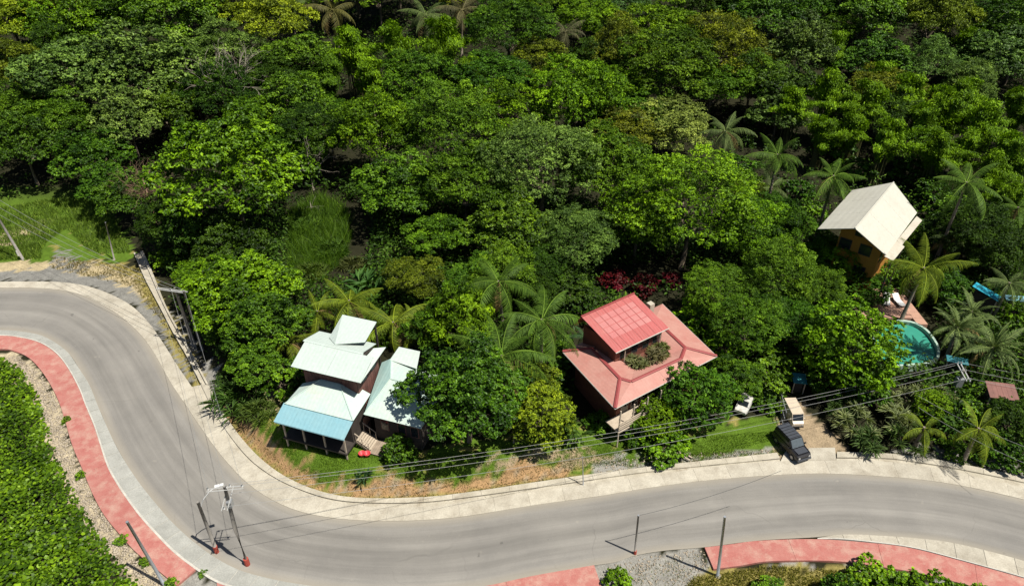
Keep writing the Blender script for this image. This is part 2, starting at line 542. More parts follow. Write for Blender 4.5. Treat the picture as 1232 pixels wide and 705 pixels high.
jx = GX + 0.35 * np.sin(GX * 2.3 + GY * 1.1) + rng.normal(0, 0.32, GX.shape)
jy = GY + 0.35 * np.sin(GY * 2.7 - GX * 1.3) + rng.normal(0, 0.22, GX.shape)
for nm, poly in zone_px:
    loose = nm in ('grey', 'tan') and min(q[1] for q in poly) < 310
    m = (rng.random(GX.shape) < (.62 if loose else 1.0)) & inpoly(jx, jy, XY(poly, 1.6 if nm in ('grass', 'earth') and 200 < poly[0][0] < 740 else 1.0 if nm == 'orange' and 200 < poly[0][0] < 740 else 0.0))
    cols[m, :3] = ZONES[nm]
# bare and worn spots inside the lawn
spot = (np.sin(GX * 0.9 + 2) * np.sin(GY * 1.3 + GX * 0.4) + rng.normal(0, 0.35, GX.shape)) > 1.05
isg = np.all(np.isclose(cols[..., :3], ZONES['grass']), axis=-1)
cols[spot & isg, :3] = ZONES['drygrass']
# bare cut bank above the drain kerb, with a weedy fringe at its foot
dk = dist_poly(GX, GY, kerb_full)
above = (GY > np.interp(GX, kx, ky)) & (GX > -27.5)
bank_top = (1.25 + .3 * np.sin(GX * .55 + 1) + .2 * np.sin(GX * 1.7)) * sstep(-28, -23, GX) * (1 - sstep(3.5, 6.5, GX))
bank = above & (dk + rng.normal(0, .18, GX.shape) < bank_top)
cols[bank, :3] = ZONES['orange']
cols[bank & (rng.random(GX.shape) < .18), :3] = ZONES['earth']
cols[bank & (dk < .35), :3] = ZONES['drygrass']
n0, n1 = GX.shape
idx = np.arange(n0 * n1).reshape(n0, n1)
FQ = np.stack([idx[:-1, :-1], idx[:-1, 1:], idx[1:, 1:], idx[1:, :-1]], -1).reshape(-1, 4)
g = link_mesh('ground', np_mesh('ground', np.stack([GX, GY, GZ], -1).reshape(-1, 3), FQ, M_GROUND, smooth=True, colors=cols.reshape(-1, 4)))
tag(g, kind='structure', label='earth, lawn and gravel ground under the houses and forest')

# ------------------------------------------------------------------ road and its concrete edges
def anchored(pts, anchors, counts):
    """resample a pixel polyline so that the anchor vertices fall on fixed sample numbers"""
    w = XY(pts)
    fine = smooth_line(w, 1500)
    ks = [int(np.argmin(np.hypot(fine[:, 0] - P(*pts[a]).x, fine[:, 1] - P(*pts[a]).y))) for a in anchors]
    ks[0], ks[-1] = 0, len(fine) - 1
    out = []
    for (a, b), n in zip(zip(ks[:-1], ks[1:]), counts):
        t = np.linspace(a, b, n + 1)[:-1]
        out.append(np.c_[np.interp(t, range(len(fine)), fine[:, 0]), np.interp(t, range(len(fine)), fine[:, 1])])
    out.append(fine[-1:])
    return np.vstack(out)

aF = [0, 7, 10, 13, 16, 19, 22, 25, 28, len(FE) - 1]
aN = [0, 5, 7, 9, 12, 15, 18, 23, 28, len(NE) - 1]
cnt = [40, 22, 18, 22, 26, 26, 26, 30, 50]
far_e = anchored(FE, aF, cnt)
near_e = anchored(NE, aN, cnt)
NU = 9
V, UV = [], []
run = np.r_[0, np.cumsum(np.linalg.norm(np.diff((far_e + near_e) / 2, axis=0), axis=1))]
for i in range(len(far_e)):
    for k in range(NU):
        t = k / (NU - 1)
        p = far_e[i] * (1 - t) + near_e[i] * t
        V.append((p[0], p[1], 0.004 + 0.03 * math.sin(math.pi * t)))
        UV.append((t, run[i]))
Fq = []
for i in range(len(far_e) - 1):
    for k in range(NU - 1):
        a = i * NU + k
        Fq.append((a, a + NU, a + NU + 1, a + 1))
me = np_mesh('road', V, Fq, M_ROAD, smooth=True)
uvl = me.uv_layers.new(name='along')
UVa = np.array(UV, np.float32)
vi = np.zeros(len(me.loops), np.int32)
me.loops.foreach_get('vertex_index', vi)
uvl.data.foreach_set('uv', UVa[vi].ravel())
tag(link_mesh('road', me), kind='structure', label='grey asphalt road winding in an S-bend below the houses')

def strip_solid(mb, A, B, z0, z1, zb=None):
    """closed strip between polylines A and B: top at z0 along A and z1 along B, going down to -0.15"""
    n = len(A)
    zb = -0.15 if zb is None else zb
    vs = []
    for i in range(n):
        vs += [(A[i][0], A[i][1], z0), (B[i][0], B[i][1], z1), (B[i][0], B[i][1], zb), (A[i][0], A[i][1], zb)]
    fs = []
    for i in range(n - 1):
        a, b = 4 * i, 4 * (i + 1)
        for k in range(4):
            k2 = (k + 1) % 4
            fs.append((a + k, a + k2, b + k2, b + k))
    fs += [(3, 2, 1, 0), (4 * (n - 1), 4 * (n - 1) + 1, 4 * (n - 1) + 2, 4 * (n - 1) + 3)]
    mb.add(vs, fs)

def square_to(A, B):
    """for each point of B the nearest point of polyline A, so that joints run square across"""
    fine = np.c_[np.interp(np.linspace(0, len(A) - 1, len(A) * 12), range(len(A)), A[:, 0]), np.interp(np.linspace(0, len(A) - 1, len(A) * 12), range(len(A)), A[:, 1])]
    out, last = [], 0
    for q in B:
        k = max(last, int(np.argmin(np.hypot(fine[:, 0] - q[0], fine[:, 1] - q[1]))))
        last = k
        out.append(fine[k])
    return np.array(out)

def slabs(name, A, B, zA, zB, length, material, joint, parent_label, sub=3, gap=0.022, piece='slab', jit=0.006, zb=-0.15, skirt=True):
    """a strip laid as separate slabs on a darker joint bed"""
    A = square_to(A, B)
    L = np.r_[0, np.cumsum(np.linalg.norm(np.diff((A + B) / 2, axis=0), axis=1))]
    bed = MB()
    strip_solid(bed, A, B, zA - 0.03, zB - 0.03, zb - 0.02)
    root = bed.build(name, joint)
    tag(root, parent_label, kind='structure')
    n = max(1, int(round(L[-1] / length)))
    rs = random.Random(len(A) * 7 + n)
    for i in range(n):
        a = L[-1] * i / n + gap / 2
        b = L[-1] * (i + 1) / n - gap / 2
        ks = np.linspace(a, b, sub + 1)
        AA = np.c_[np.interp(ks, L, A[:, 0]), np.interp(ks, L, A[:, 1])]
        BB = np.c_[np.interp(ks, L, B[:, 0]), np.interp(ks, L, B[:, 1])]
        dz = rs.uniform(-jit, jit)
        mb = MB()
        strip_solid(mb, AA, BB, zA + dz, zB + dz, zb)
        mb.build(piece, material, root)
    return root

so = anchored(SO, aF, cnt)
inset = 0.0
slabs('concrete_shoulder', so, far_e, 0.10, 0.045, 2.9, M_CONC, M_JOINT, 'pale concrete shoulder slabs along the far edge of the road', gap=.012)
# kerb of the drain along the bank
for nm, ki, ko, lab in (('drain_kerb', KI, KO, 'raised concrete drain kerb at the foot of the orange bank'),
                        ('drain_kerb', KI2, KO2, 'raised concrete drain kerb beyond the driveway')):
    A = smooth_line(XY(ko), 120)
    B = smooth_line(XY(ki), 120)
    slabs(nm, A, B, 0.30, 0.22, 2.4, M_DRAIN, M_JOINT, lab, jit=0.012)
# apron between the shoulder and the kerb is the drain floor, a little lower
A = smooth_line(XY(KI), 160)
Bq = smooth_line(XY([(231, 466), (246, 489), (260, 511), (277, 534), (300, 557), (329, 577), (367, 594), (410, 606), (460, 611), (510, 610),
      (560, 604), (671, 588), (780, 573), (850, 563), (938, 555.5)]), 160)
mb = MB()
strip_solid(mb, A, Bq, 0.075, 0.085)
tag(mb.build('drain_floor', M_DRAIN), 'shallow concrete drain floor between shoulder and kerb', kind='structure')
A = smooth_line(XY(KI2), 60)
Bq = smooth_line(XY([(1006, 554.5), (1067, 556), (1113, 562), (1160, 571), (1232, 588), (1300, 606)]), 60)
mb = MB()
strip_solid(mb, A, Bq, 0.075, 0.085)
tag(mb.build('drain_floor', M_DRAIN), 'shallow concrete drain floor beyond the driveway', kind='structure')
# straight open drain at the left: two lips and a floor
dl, dr = smooth_line(XY(DL), 40), smooth_line(XY(DR), 40)
root = empty('open_drain', (dl[20][0], dl[20][1], 0))
tag(root, 'straight open concrete drain running to the forest edge', kind='structure')
inv = Vector((-dl[20][0], -dl[20][1], 0))
def shifted(a):
    return a + np.array([inv.x, inv.y])
mb = MB(); strip_solid(mb, shifted(dl), shifted(dl * 0.82 + dr * 0.18), 0.34, 0.34); mb.build('lip', M_DRAIN, root)
mb = MB(); strip_solid(mb, shifted(dl * 0.30 + dr * 0.70), shifted(dr), 0.40, 0.40); mb.build('lip', M_DRAIN, root)
mb = MB(); strip_solid(mb, shifted(dl * 0.81 + dr * 0.19), shifted(dl * 0.31 + dr * 0.69), 0.14, 0.14); mb.build('drain_bed', M_DRAIN, root)

# left gutter and red pavement
GI = [(-160, 411), (-70, 405), (0, 404), (24, 406), (48, 412), (67.5, 424), (82, 441), (96.5, 467), (104, 486), (116, 515), (130, 557), (142, 580), (156, 601),
      (172, 622), (191, 643), (212, 664), (238, 684), (260, 698), (284, 707), (330, 722), (400, 734)]
GO = [(-160, 404), (-70, 399), (0, 397.5), (31, 400), (55, 406), (80, 422.5), (96.5, 445.5), (108, 464), (119, 491), (134, 525), (145, 546), (156, 564), (170, 584),
      (186, 604), (206, 627), (232, 651), (258, 670), (284, 684), (312, 693), (350, 701), (420, 711)]
gi = smooth_line(XY(GI), 200)
go = smooth_line(XY(GO), 200)
slabs('gutter', gi, go, 0.14, 0.05, 1.75, M_CONC2, M_KERB, 'grey concrete gutter slabs beside the red pavement', gap=0.05)
# white kerb line between gutter and pavement
w = gi + (gi - go) / np.linalg.norm(gi - go, axis=1)[:, None] * 0.17
mb = MB(); strip_solid(mb, w, gi, 0.17, 0.165)
tag(mb.build('kerb', M_KERB), 'white painted kerb between gutter and red pavement on the bend', kind='structure')
RO = [(-160, 432), (-70, 424), (0, 421), (19, 424), (36, 432), (51, 448), (63, 467), (72, 486), (80, 511), (88, 538), (100, 566), (111.5, 594), (125.5, 620),
      (144, 643), (163, 664), (182, 680), (214, 706)]
RI = [(-160, 411), (-70, 405), (0, 404), (24, 406), (48, 412), (67.5, 424), (82, 441), (96.5, 467), (104, 486), (116, 515), (130, 557), (142, 580), (156, 601),
      (172, 622), (191, 643), (212, 664), (238, 684)]
def red_walk(ro, ri, label, n=120, off=0.17, z=0.15, length=7.5):
    a, b = smooth_line(XY(ro), n), smooth_line(XY(ri), n)
    d = (a - b) / np.linalg.norm(a - b, axis=1)[:, None]
    return slabs('pavement', a, b + d * off, z, z, length, M_RED, M_RED, label, gap=0.02, piece='paving_bay', jit=0.004, sub=10)
red_walk(RO, RI, 'red painted pavement curving round the left bend')
red_walk([(262, 712), (300, 724), (340, 738)], [(261, 699.5), (284, 708), (330, 723)], 'short red pavement stub past the gap in the bend', 20)
red_walk([(500, 752), (576, 741), (643, 727), (724, 708)], [(500, 716), (576, 706.5), (643, 692.5), (714.5, 680)], 'red pavement stretch ending at the broken gravel gap', 40, 0.06)
red_walk([(854.5, 686), (890, 681.5), (927, 676), (1005, 676), (1067, 684), (1113, 692), (1160, 704), (1232, 726), (1300, 748)],
         [(847, 658.5), (880, 654.5), (912, 650.5), (980, 648.5), (1051, 653.5), (1098, 660), (1160, 676), (1232, 696), (1300, 717)],
         'red pavement along the right bend beside the shrubs', 100, 0.08)
gi2 = smooth_line(XY([(983, 648.3), (1011, 648.5), (1051.5, 652.5), (1098, 659), (1160, 675), (1232, 695), (1300, 716)]), 80)
go2 = smooth_line(XY([(983, 647.2), (1011, 643.2), (1051.5, 644), (1113.5, 648.5), (1160, 656), (1232, 675), (1300, 698)]), 80)
slabs('gutter', gi2, go2, 0.145, 0.05, 2.1, M_CONC, M_KERB, 'pale concrete gutter slabs beside the right red pavement', gap=0.03)
w = gi2 + (gi2 - go2) / np.linalg.norm(gi2 - go2, axis=1)[:, None] * 0.1
mb = MB(); strip_solid(mb, w, gi2, 0.175, 0.17)
tag(mb.build('kerb', M_KERB), 'white kerb line along the right red pavement', kind='structure')
# driveway apron of two concrete bays, where the drain kerb is interrupted
root = empty('driveway', P(970, 552))
tag(root, 'concrete driveway apron between the two drain kerbs', kind='structure')
for a, b in (((938.5, 556), (971, 555)), ((972, 555), (1005.5, 554.5))):
    top = {938.5: (946, 541.5), 971: (971, 540.5), 972: (972, 540.5), 1005.5: (1004, 540)}
    q = [P(a[0], a[1]), P(b[0], b[1]), P(*top[b[0]]), P(*top[a[0]])]
    q = [Vector((v.x, v.y, 0.115 if i < 2 else 0.2)) - root.location for i, v in enumerate(q)]
    MB().slab(q, 0.2).build('bay', M_CONC, root)

# ------------------------------------------------------------------ foliage
def norm(a):
    return a / (np.linalg.norm(a, axis=-1, keepdims=True) + 1e-9)

def leaf_arrays(C, D, Nn, L, W, tint, droop=0.15, fold=0.12):
    """folded leaf blades: four points and two triangles each"""
    n = len(C)
    L = np.broadcast_to(np.asarray(L, float).reshape(-1, 1), (n, 1))
    W = np.broadcast_to(np.asarray(W, float).reshape(-1, 1), (n, 1))
    S = norm(np.cross(D, Nn))
    base = C - D * L * 0.5
    tip = C + D * L * 0.5 - Nn * L * droop
    le = C - S * W * 0.5 + Nn * W * fold
    ri = C + S * W * 0.5 + Nn * W * fold
    V = np.stack([base, ri, tip, le], 1).reshape(-1, 3)
    b = np.arange(n)[:, None] * 4
    Fa = np.concatenate([b + [0, 1, 2], b + [0, 2, 3]], 1).reshape(-1, 3)
    return V, Fa, np.repeat(tint, 4)

def cat_arrays(parts):
    V, Fa, T = [], [], []
    o = 0
    for v, f, t in parts:
        V.append(v); Fa.append(f + o); T.append(t)
        o += len(v)
    return np.vstack(V), np.vstack(Fa), np.concatenate(T)

def sphere_dirs(r, n, zmin=-0.2):
    z = r.uniform(zmin, 1, n)
    a = r.uniform(0, 2 * math.pi, n)
    s = np.sqrt(1 - z * z)
    return np.stack([s * np.cos(a), s * np.sin(a), z], 1)

def crown_arrays(seed, R, Hh, zc, nclump, rc, ntwig, nleaf, L, W, rough=0.16, zmin=-0.25, spread=0.33, up=0.55, jit=0.5, flat=0.6, bottom=0.6):
    """a crown of leafy clumps: dome of half-axes R, R, Hh centred at height zc; returns leaf arrays and the clump centres"""
    r = np.random.default_rng(seed)
    ph = r.uniform(0, 6.28, 6)
    cs, ds, rad = [], [], []
    tries = 0
    while len(cs) < nclump and tries < 9000:
        tries += 1
        d = sphere_dirs(r, 1, zmin)[0]
        k = 1 + rough * (math.sin(3 * math.atan2(d[1], d[0]) + ph[0]) * 0.6 + math.sin(5 * math.atan2(d[1], d[0]) + ph[1] + 3 * d[2]) * 0.5 + math.sin(6 * d[2] + ph[2]) * 0.6) + r.normal(0, 0.05)
        if r.random() < 0.25:
            k *= r.uniform(0.55, 0.85)
        c = d * np.array([R, R, Hh if d[2] > 0 else Hh * bottom]) * (k - rc / R * 0.85)
        q = rc * r.uniform(0.65, 1.35)
        if all(np.linalg.norm(c - o) > 0.72 * (q + w) for o, w in zip(cs, rad)):
            cs.append(c); ds.append(d); rad.append(q)
    cs, ds, rad = np.array(cs), np.array(ds), np.array(rad)
    parts = []
    for c, d, q in zip(cs, ds, rad):
        nt = max(5, int(ntwig * 1.15 * (q / rc) ** 2))
        n0 = norm(d * 0.65 + np.array([0, 0, up]))
        td = norm(sphere_dirs(r, nt * 3, -1))
        td = td[(td @ n0) > 0.0][:nt]
        nt = len(td)
        tp = c + td * q * (0.3 + 0.78 * r.beta(2.4, 1.1, (nt, 1))) * np.array([1, 1, flat + .12])
        ct = r.normal(0, 0.12)
        tt = r.normal(0, 0.09, nt)
        lp = np.repeat(tp, nleaf, 0) + r.normal(0, spread * rc * 0.32, (nt * nleaf, 3)) * np.array([1, 1, 0.5])
        o = np.repeat(td, nleaf, 0)
        nn = norm(o * 0.45 + np.array([0, 0, up + .2]) + r.normal(0, jit * .85, o.shape))
        dd = norm(np.cross(nn, r.normal(0, 1, o.shape)) + o * 0.35 - np.array([0, 0, 0.25]))
        ll = L * r.uniform(0.65, 1.3, len(lp))
        tint = np.clip(0.5 + ct + np.repeat(tt, nleaf) + r.normal(0, 0.13, len(lp)), 0, 1)
        parts.append(leaf_arrays(lp, dd, nn, ll, ll * W / L, tint))
    return cat_arrays(parts), cs + np.array([0, 0, zc])

def trunk_mesh(name, seed, zc, R, cs, mtl=None, r0=0.32, limbs=9):
    r = random.Random(seed)
    mb = MB()
    fork = zc * 0.62
    lean = Vector((r.uniform(-.4, .4), r.uniform(-.4, .4), 0))
    top = Vector((lean.x, lean.y, fork))
    mb.tube([(0, 0, -0.8), (0, 0, 0.25), lean * 0.4 + Vector((0.1, 0, fork * 0.5)), top], [r0 * 1.5, r0 * 1.1, r0 * 0.85, r0 * 0.7], 7)
    pick = sorted(range(len(cs)), key=lambda i: r.random())[:limbs]
    for i in pick:
        e = Vector(cs[i])
        m = top.lerp(e, 0.5) + Vector((r.uniform(-.4, .4), r.uniform(-.4, .4), r.uniform(0, .5)))
        mb.tube([top - Vector((0, 0, 0.25)), m, e], [r0 * 0.5, r0 * 0.3, r0 * 0.1], 5)
        for j in range(2):
            k = m.lerp(e, 0.5) + Vector((r.uniform(-1, 1), r.uniform(-1, 1), r.uniform(0, 1))) * R * 0.18
            mb.tube([m, k], [r0 * 0.22, r0 * 0.05], 4)
    return mb.mesh(name, mtl or M_BARK, True)

TREES = {}   # kind -> list of (crown mesh, trunk mesh, R, zc)
def tree_kind(kind, seeds, leafmat, **kw):
    TREES[kind] = []
    for s in seeds:
        k = dict(kw)
        tr = k.pop('r0', 0.32)
        (V, Fa, T), cs = crown_arrays(s, **k)
        V = V + np.array([0, 0, k['zc']])
        me = np_mesh('crown', V, Fa, leafmat, T)
        TREES[kind].append((me, trunk_mesh('trunk', s, k['zc'], k['R'], cs, r0=tr), k['R'], k['zc']))

tree_kind('broad', (1, 2, 3, 61), M_LEAF, R=7, Hh=5.2, zc=8.5, nclump=90, rc=1.45, ntwig=40, nleaf=9, L=0.33, W=0.18, rough=.2)
tree_kind('fine', (4, 5, 62), M_LEAF, R=7, Hh=5.6, zc=8.5, nclump=95, rc=1.45, ntwig=38, nleaf=10, L=0.27, W=0.145, rough=0.13)
tree_kind('bigleaf', (6, 7, 8, 63), M_LEAFG, R=7, Hh=5.0, zc=8.5, nclump=98, rc=1.4, ntwig=34, nleaf=9, L=0.37, W=0.22, rough=0.19)
tree_kind('tiered', (9, 10, 64), M_LEAF, R=7, Hh=4.8, zc=9, nclump=66, rc=1.75, ntwig=52, nleaf=9, L=0.31, W=0.24, flat=0.45, rough=0.22)
tree_kind('loose', (11, 12), M_LEAF, R=6, Hh=5, zc=8, nclump=60, rc=1.35, ntwig=28, nleaf=9, L=0.33, W=0.16, rough=0.26, spread=0.5)
tree_kind('dense', (13, 14), M_LEAF, R=4, Hh=3.4, zc=4.2, nclump=70, rc=0.95, ntwig=22, nleaf=9, L=0.30, W=0.17, rough=0.06, zmin=-0.5, bottom=0.95, r0=0.2)
tree_kind('shrub', (15, 16, 17), M_LEAFG, R=2.2, Hh=1.7, zc=1.5, nclump=34, rc=0.62, ntwig=15, nleaf=8, L=0.32, W=0.2, rough=0.18, zmin=-0.55, bottom=0.9, r0=0.08)
tree_kind('pinnate', (18, 19), M_LEAF, R=4.2, Hh=3.6, zc=5.2, nclump=44, rc=1.15, ntwig=18, nleaf=10, L=0.62, W=0.13, rough=0.2, spread=0.45, r0=0.18)

COLORS = {'mid': (.078, .158, .006), 'lime': (.108, .208, .004), 'dark': (.034, .076, .004), 'grey': (.098, .172, .026), 'olive': (.112, .148, .007),
          'yellow': (.155, .205, .008), 'blue': (.05, .11, .02), 'pale': (.21, .29, .05), 'leaf': (.108, .210, .004), 'deep': (.050, .118, .005), 'brown': (.15, .115, .04), 'feather': (.125, .235, .004)}
_used = {}
def tree(px, py, rpx, kind, colr, label, group='forest trees', name='tree', cat='tree', sq=None, jitter=0.10):
    lst = TREES[kind]
    i = _used.get(kind, 0)
    _used[kind] = i + 1
    cr, tr, R, zc = lst[i % len(lst)]
    s = 1.0
    for _ in range(4):
        g, t = hit(px, py, zc * s)
        s = rpx * .94 * t / FPX / R
    rr = random.Random(int(px * 31 + py * 17))
    g.z -= 0.1
    e = empty(name, g, rr.uniform(0, 6.28), s)
    e.scale = (s * rr.uniform(.88, 1.14), s * rr.uniform(.88, 1.14), s * rr.uniform(.92, 1.1))
    c = COLORS[colr]
    f = 1 + rr.uniform(-jitter, jitter)
    c = (c[0] * f * rr.uniform(.9, 1.1), c[1] * f, c[2] * f)
    link_mesh('crown', cr, e, c)
    link_mesh('trunk', tr, e)
    tag(e, label, cat, group)
    return e

# ---------------------------------------------------------------- palms
def frond_mesh(name, seed, Lf, curve, nl=34, ll=0.8, lw=0.062, hang=1.15):
    """one feather leaf growing along +X: midrib and leaflets on both sides"""
    r = np.random.default_rng(seed)
    t = np.linspace(0, 1, 9)
    ang = 0.55 - curve * t ** 1.3
    pts = np.zeros((9, 3))
    for i in range(1, 9):
        pts[i] = pts[i - 1] + Lf / 8 * np.array([math.cos(ang[i]), 0, math.sin(ang[i])])
    mb = MB()
    mb.tube(pts, list(np.linspace(0.05, 0.012, 9)), 4)
    V = np.array(mb.v)
    quad = [f for f in mb.f if len(f) == 4]
    tri = np.array([[f[0], f[1], f[2]] for f in quad] + [[f[0], f[2], f[3]] for f in quad])
    parts = [(V, tri, np.full(len(V), 0.85))]
    k = np.linspace(0.10, 0.99, nl)
    base = np.stack([np.interp(k, t, pts[:, j]) for j in range(3)], 1)
    tang = norm(np.gradient(base, axis=0))
    for sgn in (-1, 1):
        out = np.array([0, sgn, 0.0])
        d = norm(tang * (0.45 + 0.5 * k[:, None]) + out * 1.0 + r.normal(0, 0.07, (nl, 3)))
        le = ll * np.sin(np.clip(k * 2.6 + 0.55, 0, math.pi - 0.25)) * r.uniform(.9, 1.1, nl)
        mid = base + d * le[:, None] * 0.5 - np.array([0, 0, 1]) * (hang * 0.18 * le)[:, None]
        tip = base + d * le[:, None] * 0.92 - np.array([0, 0, 1]) * (hang * 0.75 * le)[:, None]
        w = tang * lw * 0.5
        n = nl
        VV = np.concatenate([base - w * .6, base + w * .6, mid + w, mid - w, tip])
        i = np.arange(n)
        FF = np.concatenate([np.stack([i, i + n, i + 2 * n], 1), np.stack([i, i + 2 * n, i + 3 * n], 1), np.stack([i + 3 * n, i + 2 * n, i + 4 * n], 1)])
        tt = np.tile(np.clip(0.5 + r.normal(0, 0.12, n), 0, 1), 5)
        parts.append((VV, FF, tt))
    V, Fa, T = cat_arrays(parts)
    return np_mesh('frond', V, Fa, M_FROND, T)

FRONDS = [frond_mesh('frond', 21, 3.9, 0.9), frond_mesh('frond', 22, 3.9, 1.35), frond_mesh('frond', 23, 3.7, 1.75)]
FRONDS_S = [frond_mesh('frond', 24, 2.6, 1.0, 26, 0.42, 0.075, 0.3), frond_mesh('frond', 25, 2.6, 1.5, 26, 0.42, 0.075, 0.3)]
_trunks = {}
def palm(px, py, rpx, h, colr, label, n=21, lib=None, name='palm_tree', group='palm trees', cat='palm', tilt=(0.95, -0.75), old=0.12, lean=0.4):
    lib = lib or FRONDS
    R0 = 3.3 if lib is FRONDS else 2.3
    s = 1.0
    for _ in range(3):
        g, t = hit(px, py, h)
        s = rpx * t / FPX / R0
    rr = random.Random(int(px * 13 + py * 7))
    e = empty(name, (g.x, g.y, g.z - 0.1))
    lx, ly = rr.uniform(-lean, lean), rr.uniform(-lean, lean)
    if h > 1.0:
        mb = MB()
        mb.tube([(lx, ly, -0.5), (lx * .8, ly * .8, h * 0.3), (lx * .25, ly * .25, h * 0.7), (0, 0, h + 0.1)], [0.26, 0.19, 0.15, 0.13], 8)
        mb.build('trunk', M_PALMBARK, e, True)
    base = COLORS[colr] if isinstance(colr, str) else colr
    for i in range(n):
        q = i / (n - 1)
        az = i * 2.39996 + rr.uniform(-.4, .4)
        el = tilt[0] + (tilt[1] - tilt[0]) * q ** 0.8 + rr.uniform(-.28, .22)
        me = lib[min(len(lib) - 1, int(q * len(lib) * 0.999))]
        o = link_mesh('frond', me, e)
        f = rr.uniform(.82, 1.18)
        c = (base[0] * f, base[1] * f, base[2] * f)
        if q > 0.72 and rr.random() < old * 2.6:
            c = (.22, .16, .06)
        o.color = (*c, 1)
        o.location = (0.1 * math.cos(az), 0.1 * math.sin(az), h)
        o.rotation_euler = (rr.uniform(-.6, .6), -el + 0.25, az)
        k = s * (0.72 + 0.38 * min(1, q * 2.2 + .25)) * rr.uniform(.8, 1.1)
        o.scale = (k, k, k)
    if lib is FRONDS and h > 2:
        mb = MB()
        for j in range(6):
            a = j * 1.05
            mb.tube([(0.18 * math.cos(a), 0.18 * math.sin(a), h - 0.22), (0.24 * math.cos(a), 0.24 * math.sin(a), h - 0.34), (0.18 * math.cos(a), 0.18 * math.sin(a), h - 0.5)], [0.05, 0.13, 0.05], 6)
        mb.build('fruit_cluster', mat_coco, e, True)
    tag(e, label, cat, group)
    return e
mat_coco = mat('green_coconut', (0.16, 0.17, 0.04), (0.2, 0.14, 0.05), 3, 0.5)

# ---------------------------------------------------------------- bamboo, spiky rosettes, bare vines
def bamboo_meshes(seed):
    r = np.random.default_rng(seed)
    mb = MB()
    parts = []
    for i in range(24):
        a = r.uniform(0, 6.28)
        reach = r.uniform(0.5, 4.4)
        h = r.uniform(7.0, 10.0) - reach * 0.55
        t = np.linspace(0, 1, 9)
        b0 = np.array([r.normal(0, .45), r.normal(0, .45)])
        out = reach * t ** 2.4
        pts = np.stack([b0[0] + out * math.cos(a), b0[1] + out * math.sin(a), h * np.sin(t * 1.75) / math.sin(1.57)], 1)
        pts[0, 2] = -0.4
        mb.tube(pts, list(np.linspace(0.07, 0.012, 9)), 5)
        n = 620
        k = 0.34 + 0.66 * r.beta(1.4, 1.0, n)
        p = np.stack([np.interp(k, t, pts[:, j]) for j in range(3)], 1)
        wd = 0.75 * np.sin(np.clip((k - .30) * 3.9, 0, math.pi * .86))[:, None] + 0.12
        p = p + r.normal(0, 0.44, (n, 3)) * wd * np.array([1, 1, .55])
        nn = norm(np.array([math.cos(a) * .45, math.sin(a) * .45, 0.8]) + r.normal(0, .42, (n, 3)))
        dd = norm(np.array([math.cos(a) * .6, math.sin(a) * .6, -0.55]) + r.normal(0, .5, (n, 3)))
        ll = r.uniform(0.26, 0.46, n)
        parts.append(leaf_arrays(p, dd, nn, ll, ll * 0.27, np.clip(0.5 + r.normal(0, .08) + r.normal(0, .14, n), 0, 1)))
    V, Fa, T = cat_arrays(parts)
    return np_mesh('foliage', V, Fa, M_LEAF, T), mb.mesh('culm', mat_culm, True)
mat_culm = mat('bamboo_culm', (0.07, 0.09, 0.025), (0.10, 0.09, 0.035), 2, 0.5)
BAMBOO = [bamboo_meshes(31), bamboo_meshes(32)]
_b = [0]
def bamboo(px, py, rpx, colr, label):
    s = 1.0
    for _ in range(4):
        g, t = hit(px, py, 6.6 * s)
        s = rpx * t / FPX / 4.0
    rr = random.Random(int(px * 3 + py * 5))
    e = empty('bamboo_clump', (g.x, g.y, g.z - .1), rr.uniform(0, 6.28), s)
    f, c = BAMBOO[_b[0] % 2]
    _b[0] += 1
    b = COLORS[colr]
    j = rr.uniform(.88, 1.12)
    link_mesh('foliage', f, e, (b[0] * j, b[1] * j, b[2] * j))
    link_mesh('culms', c, e)
    tag(e, label, 'bamboo', 'bamboo clumps')
    return e

def rosette_arrays(r, c, axis, n, L, W, tilt=0.9):
    a = r.uniform(0, 6.28, n)
    el = r.uniform(-0.2, 1.3, n) * tilt
    d = np.stack([np.cos(a) * np.cos(el), np.sin(a) * np.cos(el), np.sin(el)], 1)
    d = norm(d + np.asarray(axis) * 0.3)
    nn = norm(np.stack([-np.cos(a) * np.sin(el), -np.sin(a) * np.sin(el), np.cos(el)], 1))
    l = L * r.uniform(.75, 1.15, n)
    return leaf_arrays(np.asarray(c) + d * l[:, None] * 0.52, d, nn, l, np.full(n, W), np.clip(.5 + r.normal(0, .16, n), 0, 1), droop=0.28, fold=0.25)

def spiky_meshes(seed, heads, Rr, Hh, L, W, n):
    r = np.random.default_rng(seed)
    mb = MB()
    parts = []
    for i in range(heads):
        a, q = r.uniform(0, 6.28), math.sqrt(r.random()) * Rr
        c = np.array([q * math.cos(a), q * math.sin(a), Hh * (1 - 0.45 * (q / Rr) ** 2) * r.uniform(.75, 1.1)])
        mb.tube([(c[0] * .3, c[1] * .3, -0.3), (c[0] * .6, c[1] * .6, c[2] * .5), tuple(c)], [0.07, 0.055, 0.04], 5)
        parts.append(rosette_arrays(r, c, (math.cos(a) * .4, math.sin(a) * .4, .3), n, L, W))
    V, Fa, T = cat_arrays(parts)
    return np_mesh('foliage', V, Fa, M_FROND, T), mb.mesh('stem', M_BARK, True)
SPIKY = [spiky_meshes(41, 13, 1.9, 2.2, 1.0, 0.12, 30), spiky_meshes(42, 11, 1.7, 1.7, 1.1, 0.13, 28)]
BROADBLADE = [spiky_meshes(43, 6, 1.1, 1.9, 1.35, 0.30, 9), spiky_meshes(44, 5, 0.9, 1.6, 1.2, 0.26, 8)]
REEDY = [spiky_meshes(45, 26, 2.2, 0.9, 1.3, 0.10, 16)]
_s = {}
